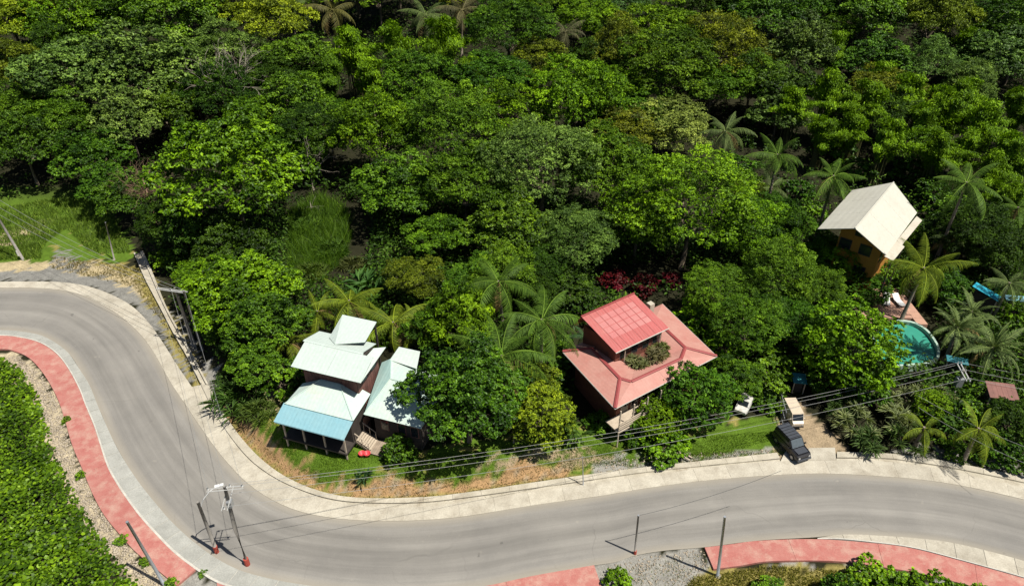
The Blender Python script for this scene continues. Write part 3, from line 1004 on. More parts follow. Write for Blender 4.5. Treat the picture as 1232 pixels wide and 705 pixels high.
def clump(lib, px, py, rpx, R0, colr, label, name, cat, group, dz=1.0):
    s = 1.0
    for _ in range(4):
        g, t = hit(px, py, dz * s)
        s = rpx * t / FPX / R0
    i = _s.get(id(lib), 0)
    _s[id(lib)] = i + 1
    f, st = lib[i % len(lib)]
    rr = random.Random(int(px * 5 + py * 3))
    e = empty(name, (g.x, g.y, g.z - .05), rr.uniform(0, 6.28), s)
    b = COLORS[colr] if isinstance(colr, str) else colr
    link_mesh('foliage', f, e, b)
    link_mesh('stem', st, e)
    tag(e, label, cat, group)
    return e

def twig_mesh(seed, R, Hh, zc, n, mtl, rad=0.05):
    r = random.Random(seed)
    mb = MB()
    for i in range(n):
        a = r.uniform(0, 6.28)
        p = Vector((0, 0, zc * 0.5)) + Vector((math.cos(a), math.sin(a), 0)) * r.uniform(0, R * .3)
        d = Vector((math.cos(a) * r.uniform(.3, 1), math.sin(a) * r.uniform(.3, 1), r.uniform(.4, 1.1))).normalized()
        pts = [p.copy()]
        for k in range(6):
            d = (d + Vector((r.uniform(-.45, .45), r.uniform(-.45, .45), r.uniform(-.3, .25)))).normalized()
            p = p + d * R * 0.24
            pts.append(p.copy())
            if k > 1:
                e = (d + Vector((r.uniform(-1, 1), r.uniform(-1, 1), r.uniform(-.4, .6)))).normalized()
                q = p + e * R * .16
                mb.tube([p, q, q + (e + Vector((r.uniform(-.7, .7), r.uniform(-.7, .7), r.uniform(-.5, .3)))).normalized() * R * .14], [rad * .5, rad * .35, rad * .15], 3, False)
        mb.tube(pts, list(np.linspace(rad * 1.4, rad * .3, len(pts))), 4, False)
    mb.tube([(0, 0, -.5), (0.1, 0, zc * .5), (0, 0, zc)], [rad * 4, rad * 3, rad * 1.5], 6)
    return mb.mesh('branches', mtl, True)

# ------------------------------------------------------------------ white stilt house beside the bend
M_WROOF = corrugated('white_roof_sheet', (0.50, 0.575, 0.53), (0.48, 0.56, 0.51), (0.44, 0.49, 0.43), 18, 0.5)
M_TROOF = corrugated('faded_turquoise_roof', (0.52, 0.60, 0.53), (0.44, 0.58, 0.53), (0.50, 0.50, 0.41), 18, 0.55)
M_TROOF2 = corrugated('turquoise_roof', (0.36, 0.56, 0.53), (0.42, 0.58, 0.54), None, 18, 0.55)
M_BLUE = corrugated('blue_porch_sheet', (0.22, 0.42, 0.48), (0.25, 0.43, 0.47), None, 18, 0.45)
M_BROWNWALL = mat('red_brown_boards', (0.17, 0.075, 0.06), (0.12, 0.055, 0.045), 2, 0.8, 16, 0.3, rnd=.15)
M_REDWOOD = mat('brown_screen', (0.30, 0.15, 0.10), (0.22, 0.11, 0.08), 2, 0.8)
M_GLASS = mat('dark_window_glass', (0.02, 0.025, 0.03), None, 2, 0.12, 20, 0.0, spec=0.6)
M_PALEWOOD = mat('pale_timber', (0.50, 0.42, 0.32), (0.40, 0.33, 0.25), 2, 0.85, 20, 0.2, rnd=.12)
M_WALLDK = mat('shade_dark_board_wall', (0.06, 0.048, 0.04), (0.04, 0.033, 0.028), 2, 0.85, rnd=.12)  # brown darkened: the black shade under the porch is put into the colour

def frame_of(px, py, z, ang):
    p = P(px, py, z)
    return Vector((p.x, p.y, 0)), math.radians(ang)

O, A = frame_of(329, 507, 4.6, -18.4)
gz = 1.66
WH = empty('stilt_house', (O.x, O.y, gz), A)
tag(WH, 'white-roofed wooden house on stilts with blue porch roof and stairs', 'house')
def L(x, y, z):           # house-local point given with absolute height
    return Vector((x, y, z - gz))
def panelled(name, poly_fn, x0, x1, n, mtl, parent, t=0.05, gap=0.012):
    """roof plane laid as n sheets from x0 to x1; poly_fn(xa, xb) gives each sheet's outline"""
    for i in range(n):
        a = x0 + (x1 - x0) * i / n + gap / 2
        b = x0 + (x1 - x0) * (i + 1) / n - gap / 2
        MB().slab(poly_fn(a, b), t).build(name, mtl, parent)
# upper roof: front slope, rear slope, ridge cap, right flap, back extension
ur = MB().slab([L(-0.02, 5.9, 8.83), L(5.83, 5.9, 8.83), L(5.83, 6.1, 8.83), L(-0.02, 6.1, 8.83)], 0.06).build('upper_roof', M_WROOF, WH)
ur['label'] = 'white upper roof of the stilt house'
panelled('roof_sheet', lambda a, b: [L(a, 3.45, 7.95), L(b, 3.45, 7.95), L(b, 5.9, 8.8), L(a, 5.9, 8.8)], 0.15, 6.85, 2, M_WROOF, ur)
panelled('roof_sheet', lambda a, b: [L(a, 6.1, 8.8), L(b, 6.1, 8.8), L(b, 8.5, 8.0), L(a, 8.5, 8.0)], -0.08, 5.7, 2, M_WROOF, ur)
fl = MB().slab([L(5.75, 5.3, 8.22), L(6.85, 3.5, 7.93), L(6.68, 8.45, 7.9), L(5.85, 7.75, 8.1)], 0.05).build('roof_flap', M_WROOF, WH)
MB().slab([L(5.72, 5.95, 8.74), L(5.80, 5.2, 8.35), L(5.86, 7.6, 8.3)], 0.03).build('gable_board', M_WALLDK, ur)
er = MB().slab([L(1.6, 7.5, 8.42), L(2.8, 6.5, 8.72), L(5.2, 7.5, 8.80), L(4.95, 10.25, 9.0), L(1.47, 10.25, 9.0)], 0.05).build('rear_extension_roof', M_WROOF, WH)
for x in (1.55, 4.9):
    for y in (10.0,):
        MB().span(L(x - .07, y - .07, gz), L(x + .07, y + .07, 8.9)).build('post', M_WALLDK, WH)
# walls of the two-storey core, boarded
core = MB().span(L(0.7, 4.3, 2.2), L(5.9, 8.0, 7.9)).build('core_wall', M_WALLDK, WH)
for i in range(10):
    y = 4.3 + i * 0.37
    MB().span(L(5.9, y + .012, 2.3), L(5.95, y + .358, 7.7)).build('wall_board', M_BROWNWALL, core)
for i in range(14):
    x = 0.7 + i * 0.371
    MB().span(L(x + .012, 4.25, 5.0), L(x + .359, 4.3, 7.8)).build('wall_board', M_BROWNWALL, core)
for y in (5.0, 6.6):
    w = MB().span(L(5.952, y, 6.3), L(5.985, y + .9, 7.2)).build('window', M_WALLDK, WH)
    MB().span(L(5.986, y + .08, 6.38), L(5.992, y + .82, 7.12)).build('pane', M_GLASS, w)
# lower hipped roof over the front room
lr = MB().slab([L(2.35, 4.1, 6.45), L(4.3, 4.1, 6.45), L(4.3, 4.24, 6.47), L(2.35, 4.24, 6.47)], 0.04).build('lower_roof', M_TROOF, WH)
MB().slab([L(0.3, 1.5, 5.4), L(6.85, 1.5, 5.4), L(4.3, 4.1, 6.45), L(2.35, 4.1, 6.45)], 0.05).build('hip_slope', M_TROOF, lr)
MB().slab([L(0.3, 1.5, 5.4), L(2.33, 4.1, 6.45), L(2.33, 4.25, 6.4), L(0.35, 4.25, 5.4)], 0.05).build('hip_slope', M_TROOF, lr)
MB().slab([L(6.87, 1.5, 5.4), L(6.7, 4.9, 5.4), L(4.32, 4.9, 6.38), L(4.32, 4.1, 6.45)], 0.05).build('hip_slope', M_TROOF, lr)
for a, b in ((L(0.3, 1.5, 5.43), L(2.34, 4.1, 6.48)), (L(6.87, 1.5, 5.43), L(4.31, 4.1, 6.48))):
    MB().tube([a, b], 0.05, 5).build('hip_cap', M_TROOF, lr)
# blue porch roof in sheets
pr = MB().span(L(0.1, -0.02, 4.50), L(6.75, 0.04, 4.56)).build('porch_roof', M_BLUE, WH)
panelled('roof_sheet', lambda a, b: [L(a, 0.0, 4.6), L(b, 0.0, 4.6), L(b + .12, 1.62, 5.36), L(a + .12, 1.62, 5.36)], 0.0, 6.72, 4, M_BLUE, pr, 0.04, .006)
# front room, floor deck, stilts, beams
MB().span(L(0.6, 1.7, 2.5), L(6.4, 4.25, 5.35)).build('front_room_wall', M_WALLDK, WH)
for x in (1.1, 3.0, 4.8):
    w = MB().span(L(x, 1.655, 3.3), L(x + .95, 1.7, 4.5)).build('window', M_PALEWOOD, WH)
    MB().span(L(x + .07, 1.648, 3.37), L(x + .88, 1.654, 4.43)).build('pane', M_GLASS, w)
MB().span(L(0.3, 0.3, 2.35), L(6.5, 8.1, 2.5)).build('floor_deck', M_WALLDK, WH)
for x in (0.5, 2.4, 4.4, 6.35):
    MB().span(L(x - .06, .42, gz - .3), L(x + .06, .54, 4.6)).build('post', M_PALEWOOD, WH)
    MB().span(L(x - .08, 3.9, gz - .3), L(x + .08, 4.06, 2.05)).build('stilt', M_WALLDK, WH)
    MB().span(L(x - .08, 7.7, gz - .3), L(x + .08, 7.86, 2.05)).build('stilt', M_WALLDK, WH)
# stairs down to the right
st = MB().slab([L(6.45, 1.85, 2.6), L(7.75, 1.85, 1.75), L(7.75, 1.93, 1.75), L(6.45, 1.93, 2.6)], 0.2).build('stairs', M_WOOD, WH)
MB().slab([L(6.45, 3.2, 2.6), L(7.75, 3.2, 1.75), L(7.75, 3.28, 1.75), L(6.45, 3.28, 2.6)], 0.2).build('stringer', M_WOOD, st)
for i in range(7):
    x = 6.5 + i * 0.19
    MB().span(L(x, 1.93, 2.48 - i * .11), L(x + .2, 3.2, 2.53 - i * .11)).build('tread', M_PALEWOOD, st)
for y in (1.87, 3.26):
    MB().tube([L(6.5, y, 3.45), L(7.75, y, 2.6)], .045, 5).build('handrail', M_PALEWOOD, st)
    for q in (0.05, .5, .95):
        MB().tube([L(6.5 + 1.25 * q, y, 2.5 - .75 * q), L(6.5 + 1.25 * q, y, 3.43 - .85 * q)], .035, 5).build('baluster', M_PALEWOOD, st)
MB().span(L(6.42, 3.55, 1.4), L(6.47, 4.6, 3.6)).build('screen', M_REDWOOD, WH)
# plank landing
ld = empty('plank_landing', Vector((0, 0, 0)))
pl = WH.matrix_basis.copy()
Mw = Matrix.Translation(WH.location) @ Matrix.Rotation(A, 4, 'Z')
ld.location = Mw @ L(7.9, 2.4, gz)
ld.rotation_euler = (0, 0, A)
tag(ld, 'weathered wooden plank landing at the foot of the stairs', 'landing')
for i in range(7):
    MB().box((-0.0 + i * .2, 0, .12), (.185, 1.6, .05)).build('plank', M_WOOD, ld)
# right wing with hipped turquoise roof
wr = empty('house_wing', WH.location, A)
tag(wr, 'low wing with faded turquoise hip roof half hidden by the dark tree', 'house')
MB().slab([L(7.1, 2.85, 5.0), L(8.1, 6.1, 6.5), L(6.9, 8.6, 6.5), L(5.95, 8.6, 5.8)], 0.05).build('roof_slope', M_TROOF2, wr)
MB().slab([L(7.12, 2.82, 5.0), L(12.4, 2.82, 5.0), L(11.4, 6.0, 6.5), L(8.12, 6.08, 6.5)], 0.05).build('roof_slope', M_TROOF, wr)
MB().slab([L(8.12, 6.12, 6.5), L(11.4, 6.05, 6.5), L(12.4, 9.0, 5.2), L(6.95, 8.6, 6.45)], 0.05).build('roof_slope', M_TROOF, wr)
MB().slab([L(11.42, 6.05, 6.5), L(12.42, 2.85, 5.0), L(12.42, 9.0, 5.15)], 0.05).build('roof_slope', M_TROOF2, wr)
MB().slab([L(6.9, 8.45, 6.48), L(9.6, 8.3, 6.3), L(9.2, 10.0, 6.85), L(7.1, 10.0, 6.85)], 0.05).build('rear_roof', M_WROOF, wr)
for a, b in ((L(7.1, 2.82, 5.03), L(8.11, 6.1, 6.54)), (L(12.42, 2.83, 5.03), L(11.41, 6.02, 6.54)), (L(8.11, 6.1, 6.54), L(11.41, 6.02, 6.54))):
    MB().tube([a, b], .05, 5).build('hip_cap', M_TROOF, wr)
MB().span(L(7.6, 3.5, gz - .3), L(12.0, 8.3, 5.1)).build('wall', M_WALLDK, wr)
for x in (8.2, 9.8, 11.0):
    w = MB().span(L(x, 3.455, 3.0), L(x + .8, 3.5, 4.2)).build('window', M_BROWNWALL, wr)
    MB().span(L(x + .08, 3.448, 3.08), L(x + .72, 3.454, 4.12)).build('pane', M_GLASS, w)
# red pair of round tubs by the stairs
M_REDPL = mat('red_plastic', (0.62, 0.05, 0.06), (0.55, 0.06, 0.07), 4, 0.4, 20, 0.0)
for k, (dx, lab) in enumerate(((0.0, 'red plastic tub nearest the stairs of the stilt house'), (0.42, 'red plastic tub beside the plank landing'))):
    b = empty('plastic_tub', Mw @ L(7.35 + dx, 1.25 + dx * .3, gz + .02))
    tag(b, lab, 'tub', 'red plastic tubs')
    v, f = [], []
    prof = [(0.0, .04), (.2, .04), (.22, 0.0), (.28, .3), (.31, .31), (.31, .34), (.27, .33), (.2, .08), (0.0, .08)]
    n = 14
    for rr_, zz in prof:
        for j in range(n):
            v.append((rr_ * math.cos(j * 2 * math.pi / n), rr_ * math.sin(j * 2 * math.pi / n), zz))
    for i in range(len(prof) - 1):
        for j in range(n):
            f.append((i * n + j, i * n + (j + 1) % n, (i + 1) * n + (j + 1) % n, (i + 1) * n + j))
    MB().add(v, f).build('bowl', M_REDPL, b, True)

# ------------------------------------------------------------------ red-roofed house with open court
M_PINKROOF = corrugated('faded_pink_red_roof', (0.43, 0.195, 0.16), (0.46, 0.245, 0.20), (0.39, 0.14, 0.115), 20, 0.6, spec=.3)
M_REDROOF = corrugated('red_roof_sheet', (0.40, 0.085, 0.08), (0.36, 0.08, 0.072), (0.40, 0.13, 0.11), 20, 0.5)
M_REDCAP = mat('dark_red_ridge_cap', (0.30, 0.06, 0.06), (0.26, 0.055, 0.05), 2, 0.6)
M_FADED = corrugated('sun_faded_red_sheet', (0.44, 0.175, 0.16), (0.41, 0.12, 0.115), None, 20, 0.6)
M_RWALL = mat('dark_red_wall', (0.20, 0.07, 0.045), (0.14, 0.05, 0.035), 2, 0.8, rnd=.1)
O, A = frame_of(740, 491.6, 4.7, 34)
gz = tz(O.x + 4, O.y + 6)
RH = empty('courtyard_house', (O.x, O.y, gz), A)
tag(RH, 'red-roofed house with low pink skirt roof round a planted court', 'house')
Ea, Eb, Ec, Ed = (0, 0, 4.7), (12.6, 0, 4.7), (14.3, 9.1, 4.7), (.95, 8.7, 4.7)
r1, r2, r3, r4, r5, r6 = (3.0, 7.0, 5.3), (2.45, 2.25, 5.3), (3.0, 1.35, 5.3), (8.95, 1.15, 5.3), (10.45, 2.1, 5.3), (11.2, 7.0, 5.3)
i1, i2, i3, i4 = (4.3, 6.5, 4.95), (4.6, 2.75, 4.95), (9.0, 2.5, 4.95), (9.6, 6.5, 4.95)
skirt = MB().span(L(1.5, 1.2, 4.45), L(1.6, 1.3, 4.55)).build('skirt_roof', M_PINKROOF, RH)
def lerp(a, b, t):
    return tuple(a[i] + (b[i] - a[i]) * t for i in range(3))
def strip_sheets(a0, a1, b0, b1, n, mtl, parent, t=.05, name='roof_sheet'):
    """sheets between edge a0-a1 (eave) and b0-b1 (ridge)"""
    for i in range(n):
        q0, q1 = i / n + .0006, (i + 1) / n - .0006
        MB().slab([L(*lerp(a0, a1, q0)), L(*lerp(a0, a1, q1)), L(*lerp(b0, b1, q1)), L(*lerp(b0, b1, q0))], t).build(name, mtl, parent)
strip_sheets(Ed, Ea, r1, r2, 1, M_PINKROOF, skirt)
strip_sheets(Ea, Eb, r3, r4, 2, M_PINKROOF, skirt)
MB().slab([L(*Ea), L(*r3), L(*r2)], .05).build('roof_sheet', M_PINKROOF, skirt)
strip_sheets(Eb, Ec, r5, r6, 1, M_PINKROOF, skirt)
MB().slab([L(*Eb), L(*r5), L(*r4)], .05).build('roof_sheet', M_PINKROOF, skirt)
MB().slab([L(*Ec), L(*Ed), L(*r1), L(*r6)], .05).build('roof_sheet', M_PINKROOF, skirt)
strip_sheets(r1, r2, i1, i2, 1, M_PINKROOF, skirt)
MB().slab([L(*r2), L(*r3), L(*i2)], .05).build('roof_sheet', M_PINKROOF, skirt)
strip_sheets(r3, r4, i2, i3, 1, M_PINKROOF, skirt)
MB().slab([L(*r4), L(*r5), L(*i3)], .05).build('roof_sheet', M_PINKROOF, skirt)
strip_sheets(r5, r6, i3, i4, 1, M_PINKROOF, skirt)
def capline(pts, w=.16):
    for a, b in zip(pts[:-1], pts[1:]):
        a, b = L(*a), L(*b)
        d = (b - a).normalized()
        s = d.cross(Vector((0, 0, 1))).normalized() * w
        up = Vector((0, 0, .05))
        MB().slab([a - s + up, b - s + up, b + up * 2.2, a + up * 2.2], .03).build('ridge_cap', M_REDCAP, skirt)
        MB().slab([a + up * 2.25, b + up * 2.25, b + s + up, a + s + up], .03).build('ridge_cap', M_REDCAP, skirt)
capline([Ed[:2] + (4.75,), r1]); capline([r1, r2, r3, r4, r5, r6]); capline([Ea[:2] + (4.75,), r2]); capline([Eb[:2] + (4.75,), r5])
for a, b in ((Ed, Ea), (Ea, Eb), (Eb, Ec)):
    MB().tube([L(a[0], a[1], 4.66), L(b[0], b[1], 4.66)], .055, 5).build('eave_gutter', M_KERB, skirt)
# walls under the skirt, glass doors, balcony
wl = MB()
wl.slab([L(1.4, 1.2, 4.6), L(11.6, 1.2, 4.6), L(12.6, 8.2, 4.6), L(2.0, 7.9, 4.6)], 3.9 - gz + .7)
wl = wl.build('wall', M_RWALL, RH)
for i in range(8):
    x = 1.9 + i * 1.2
    w = MB().span(L(x, 1.15, gz + .9), L(x + .85, 1.2, 4.0)).build('window', M_PALEWOOD, RH)
    MB().span(L(x + .08, 1.142, gz + .98), L(x + .77, 1.149, 3.92)).build('pane', M_GLASS, w)
bal = MB().span(L(.2, -.55, 2.0), L(6.6, 1.2, 2.12)).build('balcony', M_PALEWOOD, RH)
for z in (2.35, 2.6, 2.85, 3.08):
    MB().span(L(.2, -.56, z), L(6.6, -.5, z + .11)).build('rail_board', M_PALEWOOD, bal)
for x in (.25, 1.8, 3.4, 5.0, 6.5):
    MB().span(L(x, -.5, gz - .3), L(x + .1, -.4, 4.6)).build('post', M_PALEWOOD, bal)
# court planting bed seen inside the ring of roofs
MB().slab([L(4.55, 2.7, 4.4), L(9.05, 2.45, 4.4), L(9.6, 4.4, 4.4), L(4.4, 4.4, 4.4)], .3).build('court_bed', mat('court_soil', (.30, .27, .17), (.2, .2, .1), 2, .9), RH)
# upper storey and its roof
up = MB().slab([L(3.7, 4.4, 6.9), L(9.5, 4.4, 6.9), L(9.0, 8.6, 6.9), L(3.3, 8.6, 6.9)], 2.6).build('upper_wall', M_RWALL, RH)
for x in (4.2, 5.6, 7.0, 8.3):
    w = MB().span(L(x, 4.36, 5.1), L(x + .9, 4.4, 6.4)).build('window', M_BROWNWALL, RH)
    MB().span(L(x + .07, 4.352, 5.17), L(x + .83, 4.359, 6.33)).build('pane', M_GLASS, w)
UE0, UE1, UR1, UR0 = (3.2, 3.87, 6.8), (9.8, 3.87, 6.8), (8.85, 8.0, 8.75), (2.3, 7.9, 8.75)
urf = MB().slab([L(*lerp(UR0, UR1, -.005)), L(*lerp(UR0, UR1, 1.005)), L(9.0, 8.9, 7.2), L(2.25, 8.8, 7.2)], .05).build('upper_roof', M_REDROOF, RH)
NU_, NV_ = 8, 7
def up_pt(u, v, dz=0):
    p = lerp(lerp(UE0, UE1, u), lerp(UR0, UR1, u), v)
    return L(p[0], p[1], p[2] + dz)
for i in range(NU_):
    MB().slab([up_pt(i / NU_ + .002, 0), up_pt((i + 1) / NU_ - .002, 0), up_pt((i + 1) / NU_ - .002, 1), up_pt(i / NU_ + .002, 1)], .05).build('roof_sheet', M_REDROOF, urf)
# sun-bleached squares between the purlins
for i in range(1, NU_ - 1):
    for j in range(2, 6):
        MB().slab([up_pt((i + .05) / NU_, (j + .05) / NV_, .012), up_pt((i + .93) / NU_, (j + .05) / NV_, .012), up_pt((i + .93) / NU_, (j + .92) / NV_, .012), up_pt((i + .05) / NU_, (j + .92) / NV_, .012)], .008).build('faded_square', M_FADED, urf)
MB().tube([up_pt(-.005, 1.0, .03), up_pt(1.005, 1.0, .03)], .09, 6).build('ridge_cap', M_REDCAP, urf)
MB().tube([up_pt(0, 0, -.05), up_pt(1, 0, -.05)], .06, 6).build('eave_gutter', M_KERB, urf)
MB().span(L(11.7, 8.3, 5.0), L(12.3, 8.9, 6.0)).build('chimney', M_DRAIN, RH)
for (x, y) in ((4.6, 4.1), (9.0, 4.1)):
    MB().tube([L(x, y, 4.4), L(x, y, 6.8)], .06, 6).build('post', M_PALEWOOD, RH)
RHM = Matrix.Translation(RH.location) @ Matrix.Rotation(A, 4, 'Z')
rh_gz = gz

# ------------------------------------------------------------------ orange house with pale gable roof
M_CREAM = corrugated('cream_roof_sheet', (0.52, 0.505, 0.43), (0.49, 0.475, 0.40), (0.46, 0.44, 0.37), 9, 0.6, axis=1, rib=.12)
M_ORANGE = mat('orange_render', (0.48, 0.21, 0.03), (0.42, 0.18, 0.03), 1.5, 0.85, 14, 0.15)
M_OLDROOF = corrugated('weathered_veranda_sheet', (0.52, 0.48, 0.40), (0.42, 0.38, 0.30), (0.3, 0.26, 0.2), 12, 0.7)
O, A = frame_of(1028.6, 275, 10.5, 49)
gz = tz(O.x + 3, O.y + 4)
OH = empty('gabled_house', (O.x, O.y, gz), A)
tag(OH, 'tall orange house with pale cream gable roof beside the palms', 'house')
rf = MB().tube([L(0, 0, 10.5), L(14.2, .5, 10.5)], .1, 6).build('roof', M_CREAM, OH)
for i in range(3):
    q0, q1 = i / 3 + .0006, (i + 1) / 3 - .0006
    e0, e1 = (1.1, 3.95, 8.5), (13.3, 4.5, 8.5)
    g0, g1 = (0, 0.03, 10.5), (14.2, .53, 10.5)
    MB().slab([L(*lerp(g0, g1, q0)), L(*lerp(g0, g1, q1)), L(*lerp(e0, e1, q1)), L(*lerp(e0, e1, q0))], .06).build('roof_sheet', M_CREAM, rf)
    e0, e1 = (1.25, -3.5, 8.0), (13.5, -3.1, 8.0)
    g0, g1 = (0, -.03, 10.5), (14.2, .47, 10.5)
    MB().slab([L(*lerp(e0, e1, q0)), L(*lerp(e0, e1, q1)), L(*lerp(g0, g1, q1)), L(*lerp(g0, g1, q0))], .06).build('roof_sheet', M_CREAM, rf)
vr = MB().slab([L(1.7, -3.3, 7.6), L(6.0, -3.25, 7.6), L(6.0, -4.2, 7.2), L(2.1, -4.2, 7.2)], .05).build('veranda_roof', M_OLDROOF, OH)
MB().slab([L(6.02, -3.25, 7.62), L(13.4, -3.2, 7.62), L(13.4, -3.9, 7.3), L(6.02, -3.9, 7.3)], .05).build('roof_sheet', M_OLDROOF, vr)
bw = MB()
y0, y1 = -2.6, 2.0
prof = [(y0, gz - .5), (y1, gz - .5), (y1, 9.2), (.1, 10.2), (y0, 8.5)]
bw.add([L(3.0, y, z) for y, z in prof] + [L(13.0, y + .4, z) for y, z in prof],
       [(4, 3, 2, 1, 0), (5, 6, 7, 8, 9)] + [(i, (i + 1) % 5, 5 + (i + 1) % 5, 5 + i) for i in range(5)])
bw.build('wall', M_ORANGE, OH)
for (y, z, w_, h_) in ((-1.7, 6.2, 1.3, 1.3), (.5, 6.2, 1.3, 1.3), (-1.7, 3.4, 1.3, 1.4), (.6, 3.2, 1.1, 1.9), (-.35, 8.2, .8, .8)):
    wn_ = MB().span(L(2.94, y, z), L(3.0, y + w_, z + h_)).build('window', M_WALLDK, OH)
    MB().span(L(2.93, y + .1, z + .1), L(2.938, y + w_ - .1, z + h_ - .1)).build('pane', M_GLASS, wn_)
for x in (3.4, 6.5, 9.5):
    wn_ = MB().span(L(x, -2.62, 5.6), L(x + 1.2, -2.5, 6.9)).build('window', M_WALLDK, OH)
    MB().span(L(x + .1, -2.64, 5.7), L(x + 1.1, -2.63, 6.8)).build('pane', M_GLASS, wn_)
for x in (2.3, 6.0):
    MB().tube([L(x, -4.0, gz - .3), L(x, -4.0, 7.15)], .07, 6).build('post', M_WALLDK, OH)

# ------------------------------------------------------------------ terrace, pool, loungers, small roofs
M_TERR = mat('pink_terrace_tile', (0.46, 0.27, 0.19), (0.40, 0.23, 0.17), 1.5, 0.8, 10, 0.2, rnd=.06)
M_COPE = mat('pale_pool_coping', (0.38, 0.50, 0.42), (0.33, 0.45, 0.38), 2, 0.7)
M_BRICK = mat('dark_red_brick', (0.26, 0.08, 0.055), (0.2, 0.06, 0.045), 2, .85)
def pool_water():
    m, nt, N, Lk, B = nodes_of('pool_water')
    tc = N.new('ShaderNodeTexCoord')
    n = noise(N, Lk, 1.6, 3, tc.outputs['Object'])
    Lk.new(mixrgb(N, Lk, 'MIX', ramp(N, Lk, n, .3, .7), (.04, .25, .18), (.05, .29, .21)), B.inputs['Base Color'])
    B.inputs['Roughness'].default_value = 0.06
    bump(N, Lk, B, n, .08, .05)
    return m
M_WATER = pool_water()
TZ = 1.0
c0 = P(1075, 375, TZ)
ter = empty('terrace', (c0.x, c0.y, 0))
tag(ter, 'pink tiled terrace above the kidney pool', kind='structure')
tp = [(1016, 352), (1078, 346), (1094, 365), (1124, 398), (1124, 440), (1060, 440), (1040, 392)]
tpoly = XY(tp, TZ)
cop_o = smooth_line(XY([(1060, 391), (1072, 386.5), (1086, 385), (1104, 389), (1119, 400), (1130, 418), (1129, 431), (1118, 437), (1098, 439.5), (1075, 440), (1055, 430), (1050, 408), (1060, 391)], TZ), 40)[:-1]
cen = cop_o.mean(0)
cop_i = cen + (cop_o - cen) * 0.93
# tiles of 1.15 m, left out where the pool lies
bx0, by0 = tpoly.min(0)
bx1, by1 = tpoly.max(0)
ts = 1.15
for i in range(int((bx1 - bx0) / ts) + 1):
    for j in range(int((by1 - by0) / ts) + 1):
        x, y = bx0 + (i + .5) * ts, by0 + (j + .5) * ts
        if inpoly(np.array(x), np.array(y), tpoly) and not inpoly(np.array(x), np.array(y), cen + (cop_o - cen) * 1.05):
            MB().span((x - ts / 2 + .012 - c0.x, y - ts / 2 + .012 - c0.y, .2), (x + ts / 2 - .012 - c0.x, y + ts / 2 - .012 - c0.y, TZ - .01)).build('tile', M_TERR, ter)
pool = empty('swimming_pool', (cen[0], cen[1], 0))
tag(pool, 'kidney-shaped turquoise swimming pool beside the terrace', 'pool')
mb = MB()
n = len(cop_o)
vs = []
for a, b in zip(cop_o - cen, cop_i - cen):
    vs += [(a[0], a[1], TZ + .05), (b[0], b[1], TZ + .05), (b[0], b[1], -.2), (a[0], a[1], -.2)]
fs = []
for i in range(n):
    a, b = 4 * i, 4 * ((i + 1) % n)
    for k in range(4):
        k2 = (k + 1) % 4
        fs.append((a + k, a + k2, b + k2, b + k))
mb.add(vs, fs).build('coping', M_COPE, pool)
wv = [(p[0], p[1], TZ - .38) for p in (cop_i - cen)]
MB().add(wv + [(0, 0, TZ - .38)], [(i, (i + 1) % n, n) for i in range(n)]).build('water', M_WATER, pool)
# terrace parapet of brick with a rail
pa, pb = P(1014, 350, TZ), P(1077, 344, TZ)
par = empty('parapet_wall', ((pa.x + pb.x) / 2, (pa.y + pb.y) / 2, TZ - .9), math.atan2(pb.y - pa.y, pb.x - pa.x))
tag(par, 'dark red brick parapet behind the terrace', 'wall')
ln = (pb - pa).length
for r_ in range(5):
    for k in range(int(ln / .62)):
        MB().box((-ln / 2 + .31 + k * .62 + (.2 if r_ % 2 else 0), 0, .2 + r_ * .34), (.59, .28, .31)).build('block', M_BRICK, par)
MB().tube([(-ln / 2, 0, 2.15), (ln / 2, 0, 2.15)], .04, 5).build('rail', M_WIRED, par)
for k in range(5):
    MB().tube([(-ln / 2 + k * ln / 4, 0, 1.7), (-ln / 2 + k * ln / 4, 0, 2.15)], .03, 5).build('rail_post', M_WIRED, par)
fa, fb = P(1083, 352, TZ), P(1098, 364, TZ)
fen = empty('railing', (fa.x, fa.y, TZ))
tag(fen, 'dark metal railing at the corner of the terrace by the palm', 'railing')
dv = fb - fa
for z in (.35, .9):
    MB().tube([(0, 0, z), (dv.x, dv.y, z)], .035, 5).build('rail', M_WIRED, fen)
for q in np.linspace(0, 1, 5):
    MB().tube([(dv.x * q, dv.y * q, 0), (dv.x * q, dv.y * q, .95)], .03, 5).build('post', M_WIRED, fen)
def lounger(px, py, rz, label):
    p = P(px, py, TZ)
    e = empty('sun_lounger', (p.x, p.y, TZ - .01), rz)
    tag(e, label, 'lounger', 'white loungers on the terrace')
    MB().box((0, -.28, .33), (.72, 1.3, .09)).build('seat', M_WHITE, e)
    MB().box((0, .66, .55), (.72, .75, .08), M=Matrix.Rotation(.6, 3, 'X')).build('backrest', M_WHITE, e)
    for sx in (-.3, .3):
        for sy in (-.8, .25):
            MB().box((sx, sy, .15), (.06, .06, .3)).build('leg', M_WHITE, e)
lounger(1080, 365, .12, 'white sun lounger in the open on the pink terrace')
lounger(1065.5, 364, -.35, 'white sun lounger tucked beside the small terrace palm')

